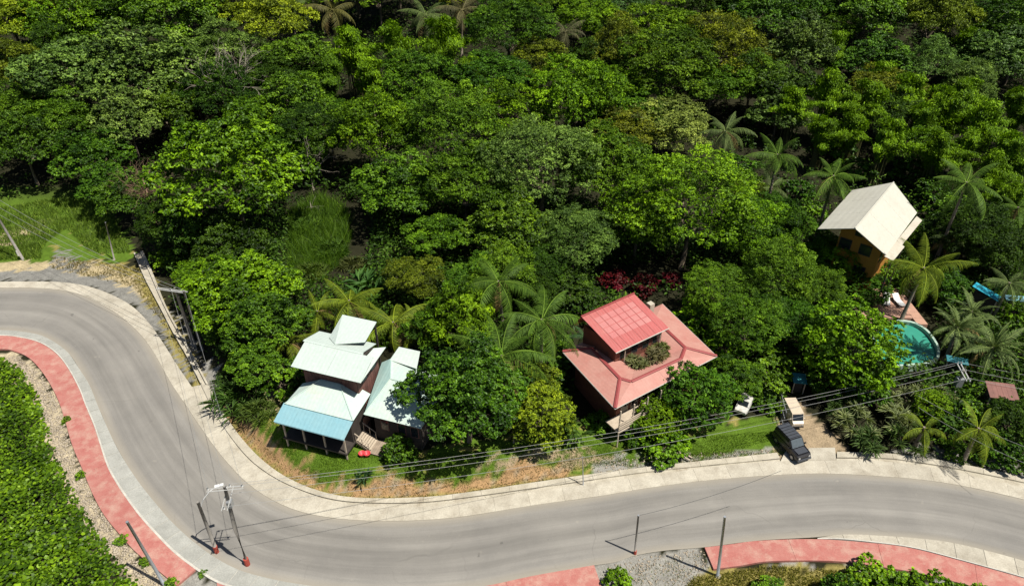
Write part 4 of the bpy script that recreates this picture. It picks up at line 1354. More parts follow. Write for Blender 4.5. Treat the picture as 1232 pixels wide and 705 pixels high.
def small_roof(name, px, py, z, w, d, ang, mtl, label, slope=.18, wallm=None, n=6):
    p = P(px, py, z)
    g = tz(p.x, p.y)
    e = empty(name, (p.x, p.y, g), math.radians(ang))
    tag(e, label, 'shed')
    h = z - g
    for i in range(n):
        a, b = -w / 2 + w * i / n + .006, -w / 2 + w * (i + 1) / n - .006
        MB().slab([(a, -d / 2, h - slope * d / 2), (b, -d / 2, h - slope * d / 2), (b, d / 2, h + slope * d / 2), (a, d / 2, h + slope * d / 2)], .05).build('roof_sheet', mtl, e)
    hh = h - slope * d / 2 - .08
    MB().span((-w / 2 + .3, -d / 2 + .3, -.3), (w / 2 - .3, d / 2 - .3, hh)).build('wall', wallm or M_WALLDK, e)
    for x in (-w / 2 + .15, w / 2 - .15):
        MB().span((x - .05, -d / 2 + .12, -.3), (x + .05, -d / 2 + .22, hh)).build('post', M_PALEWOOD, e)
    return e
M_SKY = corrugated('bright_blue_sheet', (0.02, 0.33, 0.44), (0.02, 0.29, 0.40), None, 16, .5)
M_SKY2 = corrugated('pale_blue_sheet', (0.20, 0.42, 0.50), (0.16, 0.36, 0.44), None, 16, .5)
M_TEAL = corrugated('teal_sheet', (0.03, 0.17, 0.19), (0.025, 0.14, 0.16), None, 16, .5)  # teal darkened: the shadow over the small shed is put into the colour
M_RUSTROOF = corrugated('rusty_pink_sheet', (0.22, 0.10, 0.08), (0.17, 0.08, 0.065), (0.1, 0.05, 0.04), 26, .7)
small_roof('garden_shed', 1188, 351, 4.2, 1.2, 2.8, 42, M_SKY, 'bright blue sheet roof among palms near the right edge', .2)
small_roof('garden_shed', 1224, 359, 4.0, 2.4, .8, -8, M_SKY2, 'pale blue sheet roof cut off by the right edge', .2)
small_roof('garden_shed', 962, 455, 1.7, 1.3, 1.3, -8, M_TEAL, 'small teal shed in the shade left of the round tree', .15)
small_roof('garden_shed', 1206, 470, 3.0, 2.5, 1.9, -12, M_RUSTROOF, 'rusty pink corrugated shed roof behind the right power pole', .2)
small_roof('garden_shed', 1152, 433, 3.0, 1.9, .9, -20, M_TEAL, 'teal pool shed roof beside the orange flowers', .12)

# ------------------------------------------------------------------ poles, lines
def vec_h(base, tx, ty):
    """height above base at which the line of sight of (tx, ty) comes closest to the vertical through base"""
    b = base
    best = min((abs(proj(b.x, b.y, b.z + k * .05)[1] - ty), k * .05) for k in range(20, 260))
    return best[1]
def proj(x, y, z):
    d = y * CP - (z - CAMH) * SP
    u = y * SP + (z - CAMH) * CP
    return CX + FPX * x / d, CY - FPX * u / d

# double pole with cross-arms on the near bend
b1, b2 = P(298, 679), P(261, 664)
h1 = vec_h(b1, 274, 590) + .3
up1 = empty('power_pole', b1)
tag(up1, 'tall power pole with white crossarms and red base on the lower bend', 'pole')
MB().tube([(0, 0, -.3), (0, 0, h1 * .5), (.22, .1, h1)], [.17, .15, .11], 8).build('pole', M_POLE, up1, True)
MB().tube([(0, 0, 0), (0, 0, .75)], .2, 10).build('red_band', M_REDPAINT, up1)
ca = Vector((math.cos(.12), math.sin(.12), 0))
cb = Vector((-math.sin(.12) * 1, math.cos(.12), 0))
tops = []
top = Vector((.22, .1, h1))
for dz, off in ((-.25, .12), (-.25, -.12)):
    MB().tube([top + Vector((0, 0, dz)) - ca * 1.25 + cb * off, top + Vector((0, 0, dz)) + ca * 1.25 + cb * off], .034, 5).build('crossarm', M_ARM, up1)
for dz, off in ((-1.25, .2), (-1.25, -.2)):
    MB().tube([top + Vector((-.08, 0, dz)) - cb * 1.1 + ca * off, top + Vector((-.08, 0, dz)) + cb * 1.1 + ca * off], .034, 5).build('crossarm', M_ARM, up1)
ins_a = [top - Vector((0, 0, .08)) + ca * q for q in (-1.15, 0.05, 1.15)]
ins_b = [top - Vector((.08, 0, 1.05)) + cb * q for q in (-1.0, .1, 1.0)]
for p in ins_a + ins_b:
    MB().tube([p - Vector((0, 0, .12)), p, p + Vector((0, 0, .14))], [.05, .08, .03], 8).build('insulator', M_WHITE, up1, True)
INS_A = [Vector(b1) + p + Vector((0, 0, .12)) for p in ins_a]
INS_B = [Vector(b1) + p + Vector((0, 0, .12)) for p in ins_b]
MB().span((.1, -.25, h1 - 1.9), (.45, .15, h1 - 1.35)).build('bracket_box', M_STEEL, up1)

h2 = vec_h(b2, 236, 604)
up2 = empty('lamp_pole', b2)
tag(up2, 'shorter dark pole carrying a street lamp, red base on the lower bend', 'pole')
MB().tube([(0, 0, -.3), (0, 0, h2)], [.15, .11], 8).build('pole', M_POLE, up2, True)
MB().tube([(0, 0, 0), (0, 0, .75)], .18, 10).build('red_band', M_REDPAINT, up2)
# lamp arm reaching up towards the road
hd = Vector((1.35, .55, h2 + 1.0))
MB().tube([(0, 0, h2 - .7), Vector((.35, .14, h2 + .1)), Vector((.9, .36, h2 + .75)), hd], .04, 5).build('lamp_arm', M_WHITE, up2)
lh = MB()
lh.box(hd + Vector((.22, .09, .03)), (.62, .24, .12), .38)
lh.build('lamp_head', M_WHITE, up2)

# twin pole behind the open drain
q1, q2 = P(244, 422), P(233, 417)
hq = vec_h(q1, 222, 350)
tp_ = empty('power_pole', q1)
tag(tp_, 'twin-legged power pole with crossarm beside the open drain', 'pole')
MB().tube([(0, 0, -.3), (0, 0, hq)], [.15, .11], 8).build('pole', M_POLE, tp_, True)
o2 = q2 - q1
MB().tube([o2 + Vector((0, 0, -.3)), o2 + Vector((0, 0, hq - .1))], [.15, .11], 8).build('pole', M_POLE, tp_, True)
MB().tube([o2 + Vector((.4, -.3, -.3)), o2 + Vector((0.1, 0, hq - 1.2))], [.1, .08], 6).build('brace_pole', M_POLE, tp_, True)
ea, eb = Vector((.15, .05, hq - .2)), o2 * 2.4 + Vector((-.1, -.9, hq - .2))
for s in (-.1, .1):
    MB().tube([ea + Vector((s, s, 0)), eb + Vector((s, s, 0))], .06, 5).build('crossarm', M_ARM, tp_)
INS_C = []
for q in (.04, .5, .96):
    p = ea.lerp(eb, q) + Vector((0, 0, .12))
    MB().tube([p - Vector((0, 0, .1)), p, p + Vector((0, 0, .14))], [.05, .08, .03], 8).build('insulator', M_WHITE, tp_, True)
    INS_C.append(q1 + p + Vector((0, 0, .12)))

# left-edge pole
b = P(28, 312)
hl = 8.2
lp = empty('power_pole', b)
tag(lp, 'grey leaning power pole with white tag in the grassy clearing', 'pole')
tt = Vector((-1.2, .2, hl))
MB().tube([(0, 0, -.3), tt], [.17, .11], 8).build('pole', M_POLE, lp, True)
MB().span((-.32, -.22, .6), (-.14, -.17, 1.35)).build('tag_plate', M_WHITE, lp)
for s in (-.12, .12):
    MB().tube([tt + Vector((-1.0, s - .5, -.3)), tt + Vector((1.0, s + .5, -.3))], .06, 5).build('crossarm', M_ARM, lp)
INS_D = [b + tt + Vector((q, q * .5, 0)) for q in (-.9, 0, .9)]

def post(px, py, tx, ty, rad, mtl, label, name='post_pole', lean=None, band=False, cat='pole'):
    b = P(px, py)
    b.z = tz(b.x, b.y)
    h = vec_h(b, tx, ty)
    e = empty(name, b)
    tag(e, label, cat)
    x = proj(b.x, b.y, b.z + h)[0]
    dx = (tx - x) / FPX * (b.y * CP - (b.z + h - CAMH) * SP)
    MB().tube([(0, 0, -.3), (dx, 0, h)], [rad, rad * .72], 10).build('shaft', mtl, e, True)
    MB().tube([(dx, 0, h), (dx * 1.002, 0, h + .05)], [rad * .8, rad * .8], 10).build('cap', M_STEEL, e)
    MB().tube([(0, 0, -.2), (0, 0, .06)], [rad * 2.0, rad * 1.9], 10).build('base_plate', M_DRAIN, e)
    if band:
        MB().tube([(0, 0, .05), (dx * .06, 0, .5)], rad * 1.3, 10).build('red_band', M_REDPAINT, e)
    return b + Vector((dx, 0, h))
post(199, 704, 153, 628, .13, M_STEEL, 'bare grey steel lamp post rising over the left red pavement', 'lamp_post')
post(864, 692, 872, 622, .12, M_STEEL, 'bare grey steel lamp post at the end of the right red pavement', 'lamp_post')
B1 = post(764, 666, 768, 620, .09, M_POLE, 'short dark pole with red base at the gravel gap', 'service_pole', band=True)
post(137, 312, 127, 268, .09, M_POLE, 'thin dark timber pole at the edge of the clearing', 'service_pole')
post(702, 584, 701, 550, .05, M_STEEL, 'thin grey marker post on the drain kerb', 'marker_post')
F1 = post(618, 548, 618, 530, .04, M_WOOD, 'short wooden fence post on the lawn by the yellow-green tree', 'fence_post')

# right power pole
bp = P(1145, 478)
bp.z = tz(bp.x, bp.y)
rp = empty('power_pole', bp)
hr = vec_h(bp, 1147, 446)
tag(rp, 'power pole with paired pale crossarms above the garden at right', 'pole')
MB().tube([(0, 0, -.3), (0, 0, hr)], [.16, .11], 8).build('pole', M_POLE, rp, True)
INS_R = []
ax = Vector((.16, 1.0, 0)).normalized()
ay = Vector((1.0, -.16, 0))
for s in (-.16, .16):
    MB().tube([Vector((0, 0, hr - .2)) + ay * s - ax * 1.3, Vector((0, 0, hr - .2)) + ay * s + ax * 1.3], .075, 5).build('crossarm', M_ARM, rp)
for q in (-1.15, .1, 1.2):
    for s in (-.16, .16):
        p = Vector((0, 0, hr - .05)) + ax * q + ay * s
        MB().tube([p - Vector((0, 0, .1)), p, p + Vector((0, 0, .14))], [.05, .08, .03], 8).build('insulator', M_WHITE, rp, True)
    INS_R.append(bp + Vector((0, 0, hr + .05)) + ax * q)
MB().span((-.35, -.3, hr - 1.9), (.25, .25, hr - .9)).build('transformer', M_STEEL, rp)

def cable(a, b, sag, label, rad=.013, mtl=None, n=22, group='overhead lines'):
    a, b = Vector(a), Vector(b)
    pts = []
    for i in range(n + 1):
        t = i / n
        p = a.lerp(b, t)
        p.z -= sag * 4 * t * (1 - t)
        pts.append(p - a)
    e = MB().tube(pts, rad, 5).build('cable', mtl or M_WIRE)
    e.location = a
    tag(e, label, 'cable', group)
names = ('nearest the road', 'in the middle', 'nearest the houses')
for i in range(3):
    cable(INS_B[i], INS_R[i], 1.5, 'overhead line over the lawn between bend pole and right pole, the one ' + names[i])
cable(INS_B[2] + Vector((.05, .1, -.35)), INS_R[2] + Vector((0, .1, -.4)), 1.7, 'lowest overhead line paired just under the house-side line')
for i in range(3):
    cable(INS_A[i], INS_C[2 - i], .9, 'overhead line crossing the bend to the twin pole, ' + ('leftmost', 'middle', 'rightmost')[i] + ' of three', .011)
for i in range(3):
    cable(INS_C[i], INS_D[2 - i], .9, 'line from the twin pole to the clearing pole, ' + ('lowest', 'middle', 'highest')[i] + ' of three', .017)
for i in range(3):
    cable(INS_D[i], INS_D[i] + Vector((-30, 9, 3.0)), .6, 'line leaving the clearing pole towards the left edge, strand ' + ('nearest the road', 'in the middle', 'nearest the forest')[i], .017)
for i in range(3):
    cable(INS_R[i], INS_R[i] + Vector((26, -7 , 1.0)), .8, 'overhead line leaving the right pole towards the right edge, the one ' + names[i])
cable(P(1105, 476, 3.5), P(1240, 540, 5), .3, 'lower service line over the garden, upper of two', .016)
cable(P(1105, 490, 3.5), P(1240, 560, 5), .3, 'lower service line over the garden, lower of two', .016)
cable(B1, P(940, 566, 6.0), .4, 'thin service wire from the short road pole', .016, M_WIRED)

# ------------------------------------------------------------------ vehicles
M_BLACK = mat('black_car_paint', (0.012, 0.012, 0.014), None, 2, .25, 20, 0, spec=.5)
M_RACK = mat('grey_roof_cover', (0.055, 0.062, 0.075), (0.045, 0.05, 0.06), 3, .5, 20, .1)
M_TYRE = mat('tyre_rubber', (0.02, 0.02, 0.02), None, 4, .9)
M_RIM = mat('wheel_rim', (0.35, 0.35, 0.36), None, 4, .35, metal=.8)
M_SCREEN = mat('windscreen', (0.10, 0.12, 0.13), None, 4, .08, 20, 0, spec=.8)
M_CREAMCAR = mat('cream_paint', (0.60, 0.50, 0.38), (0.54, 0.45, 0.34), 2, .4, 20, .03)
M_OLDWHITE = mat('faded_white_paint', (0.62, 0.62, 0.58), (0.45, 0.42, 0.36), 2, .6, 20, .1, stain=(.3, .22, .14))
M_LAMP = mat('lamp_lens', (0.6, 0.6, 0.58), None, 4, .2)
M_TAIL = mat('tail_lens', (0.4, 0.02, 0.02), None, 4, .3)

def body_mesh(sections, w):
    """sections: (x, z_low, z_top, half width low, half width top); closed hull, front towards +X"""
    v, f = [], []
    for x, z0, z1, a, b in sections:
        zm = z0 + (z1 - z0) * .62
        v += [(x, -a * .94, z0), (x, -a, z0 + .12), (x, -a, zm), (x, -b, z1), (x, b, z1), (x, a, zm), (x, a, z0 + .12), (x, a * .94, z0)]
    n = len(sections)
    for i in range(n - 1):
        for k in range(8):
            k2 = (k + 1) % 8
            f.append((i * 8 + k, i * 8 + k2, i * 8 + 8 + k2, i * 8 + 8 + k))
    f += [tuple(range(7, -1, -1)), tuple(range((n - 1) * 8, n * 8))]
    return MB().add(v, f)

def wheels(e, xs, w, r):
    for x in xs:
        for s in (-1, 1):
            t = MB().tube([(x, s * (w - .22), r), (x, s * w, r)], [r, r], 16).build('wheel', M_TYRE, e)
            MB().tube([(x, s * (w - .1), r), (x, s * (w + .012), r)], [r * .58, r * .55], 12).build('rim', M_RIM, t)

def car_at(name, pf, pr, label, cat='car', z=.02):
    f, r_ = P(*pf), P(*pr)
    c = (f + r_) / 2
    e = empty(name, (c.x, c.y, tz(c.x, c.y) + z + .03), math.atan2(f.y - r_.y, f.x - r_.x))
    tag(e, label, cat)
    return e

# black four-wheel drive
e = car_at('off_road_car', (960.5, 552), (940, 530), 'black boxy off-road car with dark roof cover parked on the driveway', z=.1)
e.scale = (.8, .88, .86)
body_mesh([(-2.15, .45, 1.1, .84, .80), (-2.05, .4, 1.12, .88, .84), (1.0, .4, 1.12, .88, .84), (1.95, .42, 1.02, .86, .8), (2.15, .48, .9, .8, .74)], 1).build('body', M_BLACK, e)
cab = body_mesh([(-2.02, 1.1, 1.75, .82, .72), (-1.9, 1.1, 1.86, .83, .74), (.35, 1.1, 1.86, .83, .74), (1.0, 1.1, 1.16, .8, .74)], 1).build('cabin', M_BLACK, e)
MB().slab([(.99, -.70, 1.2), (.99, .70, 1.2), (.40, .66, 1.86), (.40, -.66, 1.86)], .02).build('windscreen', M_SCREEN, cab)
for s in (-1, 1):
    for x0, x1 in ((-1.85, -1.1), (-1.0, -.3), (-.22, .35)):
        MB().slab([(x0, s * .838, 1.25), (x1, s * .838, 1.25), (x1, s * .79, 1.68), (x0, s * .79, 1.68)], .02).build('side_window', M_GLASS, cab)
    MB().span((-1.9, s * .885 - .01, .55), (-.3, s * .885 + .01, .6)).build('trim_strip', M_RACK, e)
    MB().box((.75, s * .98, 1.22), (.12, .2, .15)).build('mirror', M_BLACK, e)
    MB().tube([(2.1, s * .6, .78), (2.17, s * .6, .78)], .12, 10).build('headlight', M_LAMP, e)
rack = MB().span((-1.95, -.68, 1.9), (.32, .68, 1.95)).build('roof_cover', M_RACK, e)
for k in range(6):
    MB().span((-1.85 + k * .41, -.7, 1.951), (-1.81 + k * .41, .7, 1.985)).build('roof_bar', M_BLACK, rack)
MB().span((1.05, -.6, 1.125), (1.85, .6, 1.145)).build('bonnet_panel', M_RACK, e)
MB().span((2.12, -.8, .42), (2.28, .8, .6)).build('bumper', M_RACK, e)
MB().tube([(-2.2, 0, 1.05), (-2.36, 0, 1.05)], .36, 16).build('spare_wheel', M_TYRE, e)
wheels(e, (-1.35, 1.35), .9, .38)

# cream van in the drive
e = car_at('small_van', (958, 519), (945, 493), 'small cream van parked in the shade behind the black car', 'van')
e.scale = (.76, .8, .8)
body_mesh([(-1.75, .4, 1.72, .72, .66), (-1.65, .36, 1.84, .74, .68), (1.1, .36, 1.84, .74, .68), (1.55, .36, 1.05, .72, .64), (1.85, .42, .9, .68, .6)], 1).build('body', M_CREAMCAR, e)
MB().slab([(1.53, -.58, 1.13), (1.53, .58, 1.13), (1.16, .6, 1.75), (1.16, -.6, 1.75)], -.025).build('windscreen', M_GLASS, e)
for s in (-1, 1):
    for x0, x1 in ((-1.5, -.5), (-.4, .4), (.48, 1.05)):
        MB().slab([(x0, s * .722, 1.22), (x1, s * .722, 1.22), (x1, s * .695, 1.66), (x0, s * .695, 1.66)], .017).build('side_window', M_GLASS, e)
    MB().tube([(1.78, s * .48, .7), (1.87, s * .48, .7)], .09, 10).build('headlight', M_LAMP, e)
    MB().box((1.3, s * .8, 1.2), (.1, .16, .14)).build('mirror', M_CREAMCAR, e)
MB().span((1.82, -.66, .38), (1.93, .66, .52)).build('bumper', M_TYRE, e)
wheels(e, (-1.1, 1.15), .75, .28)

# faded white car half swallowed by the hedge
e = car_at('old_car', (890, 500), (897, 487), 'faded white old car half buried in the hedge', z=.1)
e.scale = (.78, .8, .8)
body_mesh([(-1.6, .4, .95, .72, .66), (-1.5, .36, 1.0, .76, .7), (1.2, .36, .98, .76, .7), (1.7, .42, .8, .7, .6)], 1).build('body', M_OLDWHITE, e)
cb2 = body_mesh([(-1.2, .95, 1.05, .72, .64), (-.8, .95, 1.45, .72, .6), (.35, .95, 1.45, .72, .6), (.85, .95, 1.02, .7, .62)], 1).build('cabin', M_OLDWHITE, e)
MB().slab([(.86, -.56, 1.04), (.86, .56, 1.04), (.40, .54, 1.44), (.40, -.54, 1.44)], -.02).build('windscreen', M_GLASS, cb2)
for s in (-1, 1):
    MB().slab([(-.85, s * .71, 1.05), (.45, s * .71, 1.05), (.3, s * .645, 1.38), (-.7, s * .645, 1.38)], .02).build('side_window', M_GLASS, cb2)
    MB().tube([(1.66, s * .48, .66), (1.72, s * .48, .66)], .1, 10).build('headlight', M_LAMP, e)
wheels(e, (-1.0, 1.05), .77, .29)

# open metal gate beside the van and a wire fence line on the bank
ga, gb = P(941, 515), P(935, 491)
gt = empty('metal_gate', (ga.x, ga.y, tz(ga.x, ga.y)), math.atan2(gb.y - ga.y, gb.x - ga.x))
tag(gt, 'open dark metal gate leaf along the drive', 'gate')
gl = (gb - ga).length
for z in (.25, .95, 1.7):
    MB().tube([(0, 0, z), (gl, 0, z)], .035, 5).build('rail', M_STEEL, gt)
for k in range(9):
    MB().tube([(gl * k / 8, 0, .1), (gl * k / 8, 0, 1.75)], .022, 5).build('bar', M_WIRED, gt)
# heap of sawn boards on the gravel
hp = P(815, 548)
hp.z = tz(hp.x, hp.y)
bdh = empty('board_heap', hp)
tag(bdh, 'small heap of pale broken boards on the gravel verge', 'boards')
rr = random.Random(5)
for k in range(9):
    MB().box((rr.uniform(-.7, .7), rr.uniform(-.45, .45), .06 + k * .035), (rr.uniform(.8, 1.6), .13, .035), rr.uniform(-.9, .6)).build('board', M_PALEWOOD, bdh)
# white sign board near the court house
sp = P(739, 520); sp.z = tz(sp.x, sp.y)
sg = empty('notice_board', sp, .1)
tag(sg, 'small white blank board on the lawn before the red house', 'sign')
MB().box((0, 0, .75), (.75, .05, .5), M=Matrix.Rotation(-.5, 3, 'X')).build('panel', M_WHITE, sg)
for s in (-.28, .28):
    MB().box((s, .08, .3), (.05, .05, .7)).build('leg', M_WOOD, sg)

# ------------------------------------------------------------------ trees, each where the photograph shows its crown: x, y, radius (pixels), kind, colour, label
FG = 'trees of the forest'
T_ = [
 # far band, top of the picture, from left to right
 (10, 18, 46, 'tiered', 'yellow', 'yellow-green tree filling the top left corner'),
 (72, 4, 40, 'broad', 'olive', 'olive tree cut by the top edge, second from the left corner'),
 (75, 48, 38, 'loose', 'dark', 'dark gappy tree just right of the corner yellow-green tree'),
 (138, 18, 46, 'bigleaf', 'mid', 'mid-green tree at the top edge left of the widest grey crown'),
 (205, 22, 56, 'bigleaf', 'mid', 'large-leaved tree at the top edge above the bare grey tangle'),
 (268, 8, 42, 'tiered', 'yellow', 'yellow-green tree at the top edge above the grey tangle'),
 (325, 28, 46, 'tiered', 'yellow', 'golden green tree left of the orange-tinged palms'),
 (385, -6, 40, 'broad', 'lime', 'lime tree cut by the top edge behind the orange-tinged palms'),
 (455, -8, 42, 'broad', 'mid', 'green tree cut by the top edge behind the two far palms'),
 (560, -10, 45, 'broad', 'olive', 'olive tree cut by the top edge right of the far palms'),
 (612, 32, 58, 'fine', 'deep', 'tall fine-leaved dark tree right of the fluffy bamboo'),
 (655, -4, 38, 'broad', 'lime', 'lime tree at the top edge above the brownish palm'),
 (648, 70, 38, 'tiered', 'olive', 'olive tiered tree with a dark trunk below the lime trees'),
 (705, 22, 38, 'broad', 'leaf', 'fresh green tree beside the brownish palm at the top'),
 (745, 4, 34, 'bigleaf', 'blue', 'blue-green tree at the top edge, centre right'),
 (790, 30, 52, 'tiered', 'lime', 'bright lime tree near the top edge, centre right'),
 (846, 6, 40, 'broad', 'dark', 'dark tree at the top edge right of the bright lime tree'),
 (745, 62, 44, 'loose', 'olive', 'olive thin tree below the bright lime tree'),
 (800, 88, 58, 'broad', 'mid', 'rounded green tree directly above the pale-leaved tree'),
 (868, 58, 54, 'loose', 'olive', 'olive tree with visible pale branches above the lone palm'),
 (915, 22, 46, 'bigleaf', 'deep', 'dark large-leaved tree left of the top right bamboo'),
 (905, 100, 44, 'broad', 'mid', 'green tree just above the lone palm by the dark gap'),
 (965, 62, 44, 'bigleaf', 'grey', 'grey-green large-leaved tree left of the far right bamboo'),
 (975, 8, 44, 'broad', 'deep', 'dark tree at the top edge right of centre'),
 (1040, 20, 46, 'bigleaf', 'mid', 'large-leaved tree at the top edge, fourth from the right corner'),
 (1055, 70, 40, 'bigleaf', 'deep', 'dark large-leaved tree behind the main bamboo stand'),
 (1122, 26, 50, 'tiered', 'olive', 'olive tiered tree at the top right'),
 (1118, 82, 36, 'loose', 'grey', 'grey vine-hung tree between the bamboo plumes'),
 (1185, 10, 44, 'broad', 'deep', 'dark tree near the top right corner'),
 (1228, 50, 46, 'bigleaf', 'mid', 'green tree at the right edge below the top right corner'),
 (1195, 76, 40, 'bigleaf', 'grey', 'grey-green tree near the right edge above the bamboo'),
 (1165, 108, 34, 'loose', 'grey', 'grey tangled tree behind the right bamboo'),
 # left forest
 (18, 88, 48, 'tiered', 'olive', 'olive tree at the left edge below the corner tree'),
 (8, 140, 44, 'broad', 'mid', 'green tree at the left edge with bare branches beside it'),
 (92, 92, 62, 'bigleaf', 'grey', 'wide grey-green large-leaved tree at upper left'),
 (168, 82, 66, 'bigleaf', 'grey', 'widest grey-green crown left of the bare grey tangle'),
 (70, 148, 46, 'tiered', 'mid', 'tiered green tree over a black gap at left'),
 (28, 180, 44, 'bigleaf', 'deep', 'dark tree above the grassy clearing at the left edge'),
 (108, 188, 44, 'bigleaf', 'deep', 'dark large-leaved tree left of the brown creeper'),
 (200, 135, 40, 'bigleaf', 'mid', 'small domed tree above the brown creeper'),
 (155, 150, 44, 'bigleaf', 'grey', 'grey-green tree above the brown creeper'),
 (152, 236, 36, 'bigleaf', 'deep', 'dark tree at the clearing edge beside the thin pole'),
 (268, 62, 42, 'loose', 'grey', 'grey half-bare tree wrapped in dead twigs'),
 (270, 118, 44, 'broad', 'dark', 'dark tree between the half-bare tree and the big bright dome'),
 (275, 208, 92, 'bigleaf', 'leaf', 'big bright green domed tree left of centre'),
 (236, 282, 40, 'bigleaf', 'dark', 'dark tree below the big bright dome, near the drain'),
 (332, 95, 42, 'broad', 'dark', 'dark tree left of the fluffy bamboo'),
 (360, 128, 44, 'bigleaf', 'mid', 'green tree just left of the small yellow tree'),
 (398, 168, 24, 'tiered', 'yellow', 'small yellow-green treetop beside tangled bare branches'),
 (350, 185, 36, 'loose', 'mid', 'open-branched tree above the tall grass patch'),
 # centre forest
 (505, 108, 48, 'tiered', 'mid', 'tiered tree just below the fluffy bamboo'),
 (588, 95, 46, 'broad', 'deep', 'dark tree right of the fluffy bamboo hollow'),
 (455, 165, 56, 'broad', 'leaf', 'left tree of the broad light-green central canopy'),
 (540, 160, 66, 'fine', 'mid', 'wide fine-leaved tree in the middle of the central canopy'),
 (482, 222, 52, 'bigleaf', 'mid', 'domed tree over the black hollow at centre'),
 (615, 140, 52, 'broad', 'leaf', 'light tree at the back of the central canopy'),
 (690, 125, 62, 'broad', 'leaf', 'bright round tree at the back right of the central canopy'),
 (560, 225, 56, 'tiered', 'mid', 'tiered tree left of the largest central crown'),
 (650, 195, 78, 'fine', 'grey', 'largest grey-green crown in the centre'),
 (612, 278, 46, 'bigleaf', 'mid', 'small dome hanging low over the palms at centre'),
 (528, 285, 36, 'tiered', 'mid', 'flat small tree over the black hollow, lower one'),
 (725, 205, 66, 'broad', 'mid', 'speckled tree right of the largest central crown'),
 (690, 285, 56, 'fine', 'grey', 'pale speckled tree above the red-leaved shrub'),
 (806, 155, 44, 'broad', 'pale', 'pale yellow-leaved tree left of the lone palm'),
 (832, 248, 80, 'fine', 'lime', 'huge lime-green tree behind the red-roofed house'),
 (768, 270, 50, 'bigleaf', 'leaf', 'bright tree in front of the huge lime-green one'),
 (905, 275, 44, 'broad', 'leaf', 'green tree at the right shoulder of the huge lime one'),
 (575, 345, 38, 'broad', 'deep', 'dark low tree behind the centre palms'),
 (650, 320, 36, 'broad', 'dark', 'dark tree in the shade behind the tallest palm'),
 (686, 345, 28, 'bigleaf', 'dark', 'dark tree left of the red-leaved shrubs'),
 (640, 352, 30, 'broad', 'dark', 'low dark tree between the centre palms'),
 # beside the houses
 (288, 348, 56, 'bigleaf', 'leaf', 'bright green tree beside the open drain'),
 (315, 390, 46, 'bigleaf', 'mid', 'green tree left of the white roof'),
 (266, 394, 22, 'bigleaf', 'mid', 'small leafy tree behind the twin pole'),
 (306, 440, 32, 'bigleaf', 'mid', 'rounded bush-like tree between drain and white house'),
 (318, 350, 32, 'bigleaf', 'leaf', 'green tree at the foot of the tall grass patch'),
 (562, 478, 68, 'bigleaf', 'deep', 'big dark green tree overlapping the turquoise roof'),
 (522, 474, 32, 'bigleaf', 'deep', 'smaller dark tree touching the turquoise roof'),
 (553, 388, 44, 'pinnate', 'leaf', 'feathery-leaved tree behind the big dark tree'),
 (515, 400, 30, 'pinnate', 'mid', 'small feathery tree left of the centre palms'),
 (650, 498, 46, 'dense', 'yellow', 'round yellow-green tree on the lawn left of the red house'),
 (640, 460, 34, 'dense', 'olive', 'olive bush behind the round yellow-green tree'),
 (838, 474, 48, 'dense', 'deep', 'dense dark round tree in front of the red house'),
 (884, 452, 30, 'pinnate', 'mid', 'leafy tree right of the dense round tree'),
 (792, 505, 30, 'dense', 'leaf', 'bright bushy small tree below the pink skirt roof'),
 (865, 350, 44, 'fine', 'mid', 'speckled tree right behind the red house'),
 (900, 395, 46, 'fine', 'mid', 'speckled full tree right of the red house'),
 (935, 335, 52, 'fine', 'mid', 'mid-green tree left of the orange house'),
 (958, 290, 42, 'broad', 'deep', 'dark tree at the left corner of the cream roof'),
 (925, 255, 34, 'broad', 'deep', 'dark tree between the lone palm and the cream roof'),
 (955, 390, 38, 'broad', 'deep', 'dark leafy tree left of the pool tree'),
 (1023, 421, 60, 'dense', 'lime', 'bright round tree hiding the left side of the pool'),
 (1004, 298, 22, 'fine', 'mid', 'small tree hiding the left end of the orange wall'),
 (130, 222, 32, 'bigleaf', 'deep', 'dark tree overhanging the right side of the clearing'),
 (985, 345, 32, 'fine', 'mid', 'small tree below the gable of the orange house'),
 (1002, 320, 34, 'fine', 'mid', 'tree covering the lower left of the orange wall'),
 (1043, 346, 26, 'dense', 'deep', 'dark bushy tree at the foot of the orange wall'),
 (1098, 285, 22, 'dense', 'mid', 'small round tree beside the veranda of the orange house'),
 (1218, 372, 26, 'dense', 'leaf', 'bright bush at the right edge below the pale blue roof'),
 (1205, 300, 44, 'broad', 'dark', 'dark tree at the right edge beyond the blue roofs'),
 (1150, 285, 34, 'broad', 'dark', 'dark tree behind the palm right of the orange house'),
 (1120, 490, 24, 'dense', 'leaf', 'small bright tree under the lines left of the right pole'),
 (1165, 500, 24, 'shrub', 'mid', 'leafy bush under the lower service lines'),
 (1215, 510, 30, 'dense', 'dark', 'dark round tree at the right edge below the rusty roof'),
 (1185, 300, 30, 'bigleaf', 'dark', 'dark broadleaf tree above the bright blue roof'),
 (1140, 345, 26, 'bigleaf', 'deep', 'low dark tree left of the bright blue roof'),
]
for t in T_:
    tree(t[0], t[1], t[2], t[3], t[4], t[5], FG)

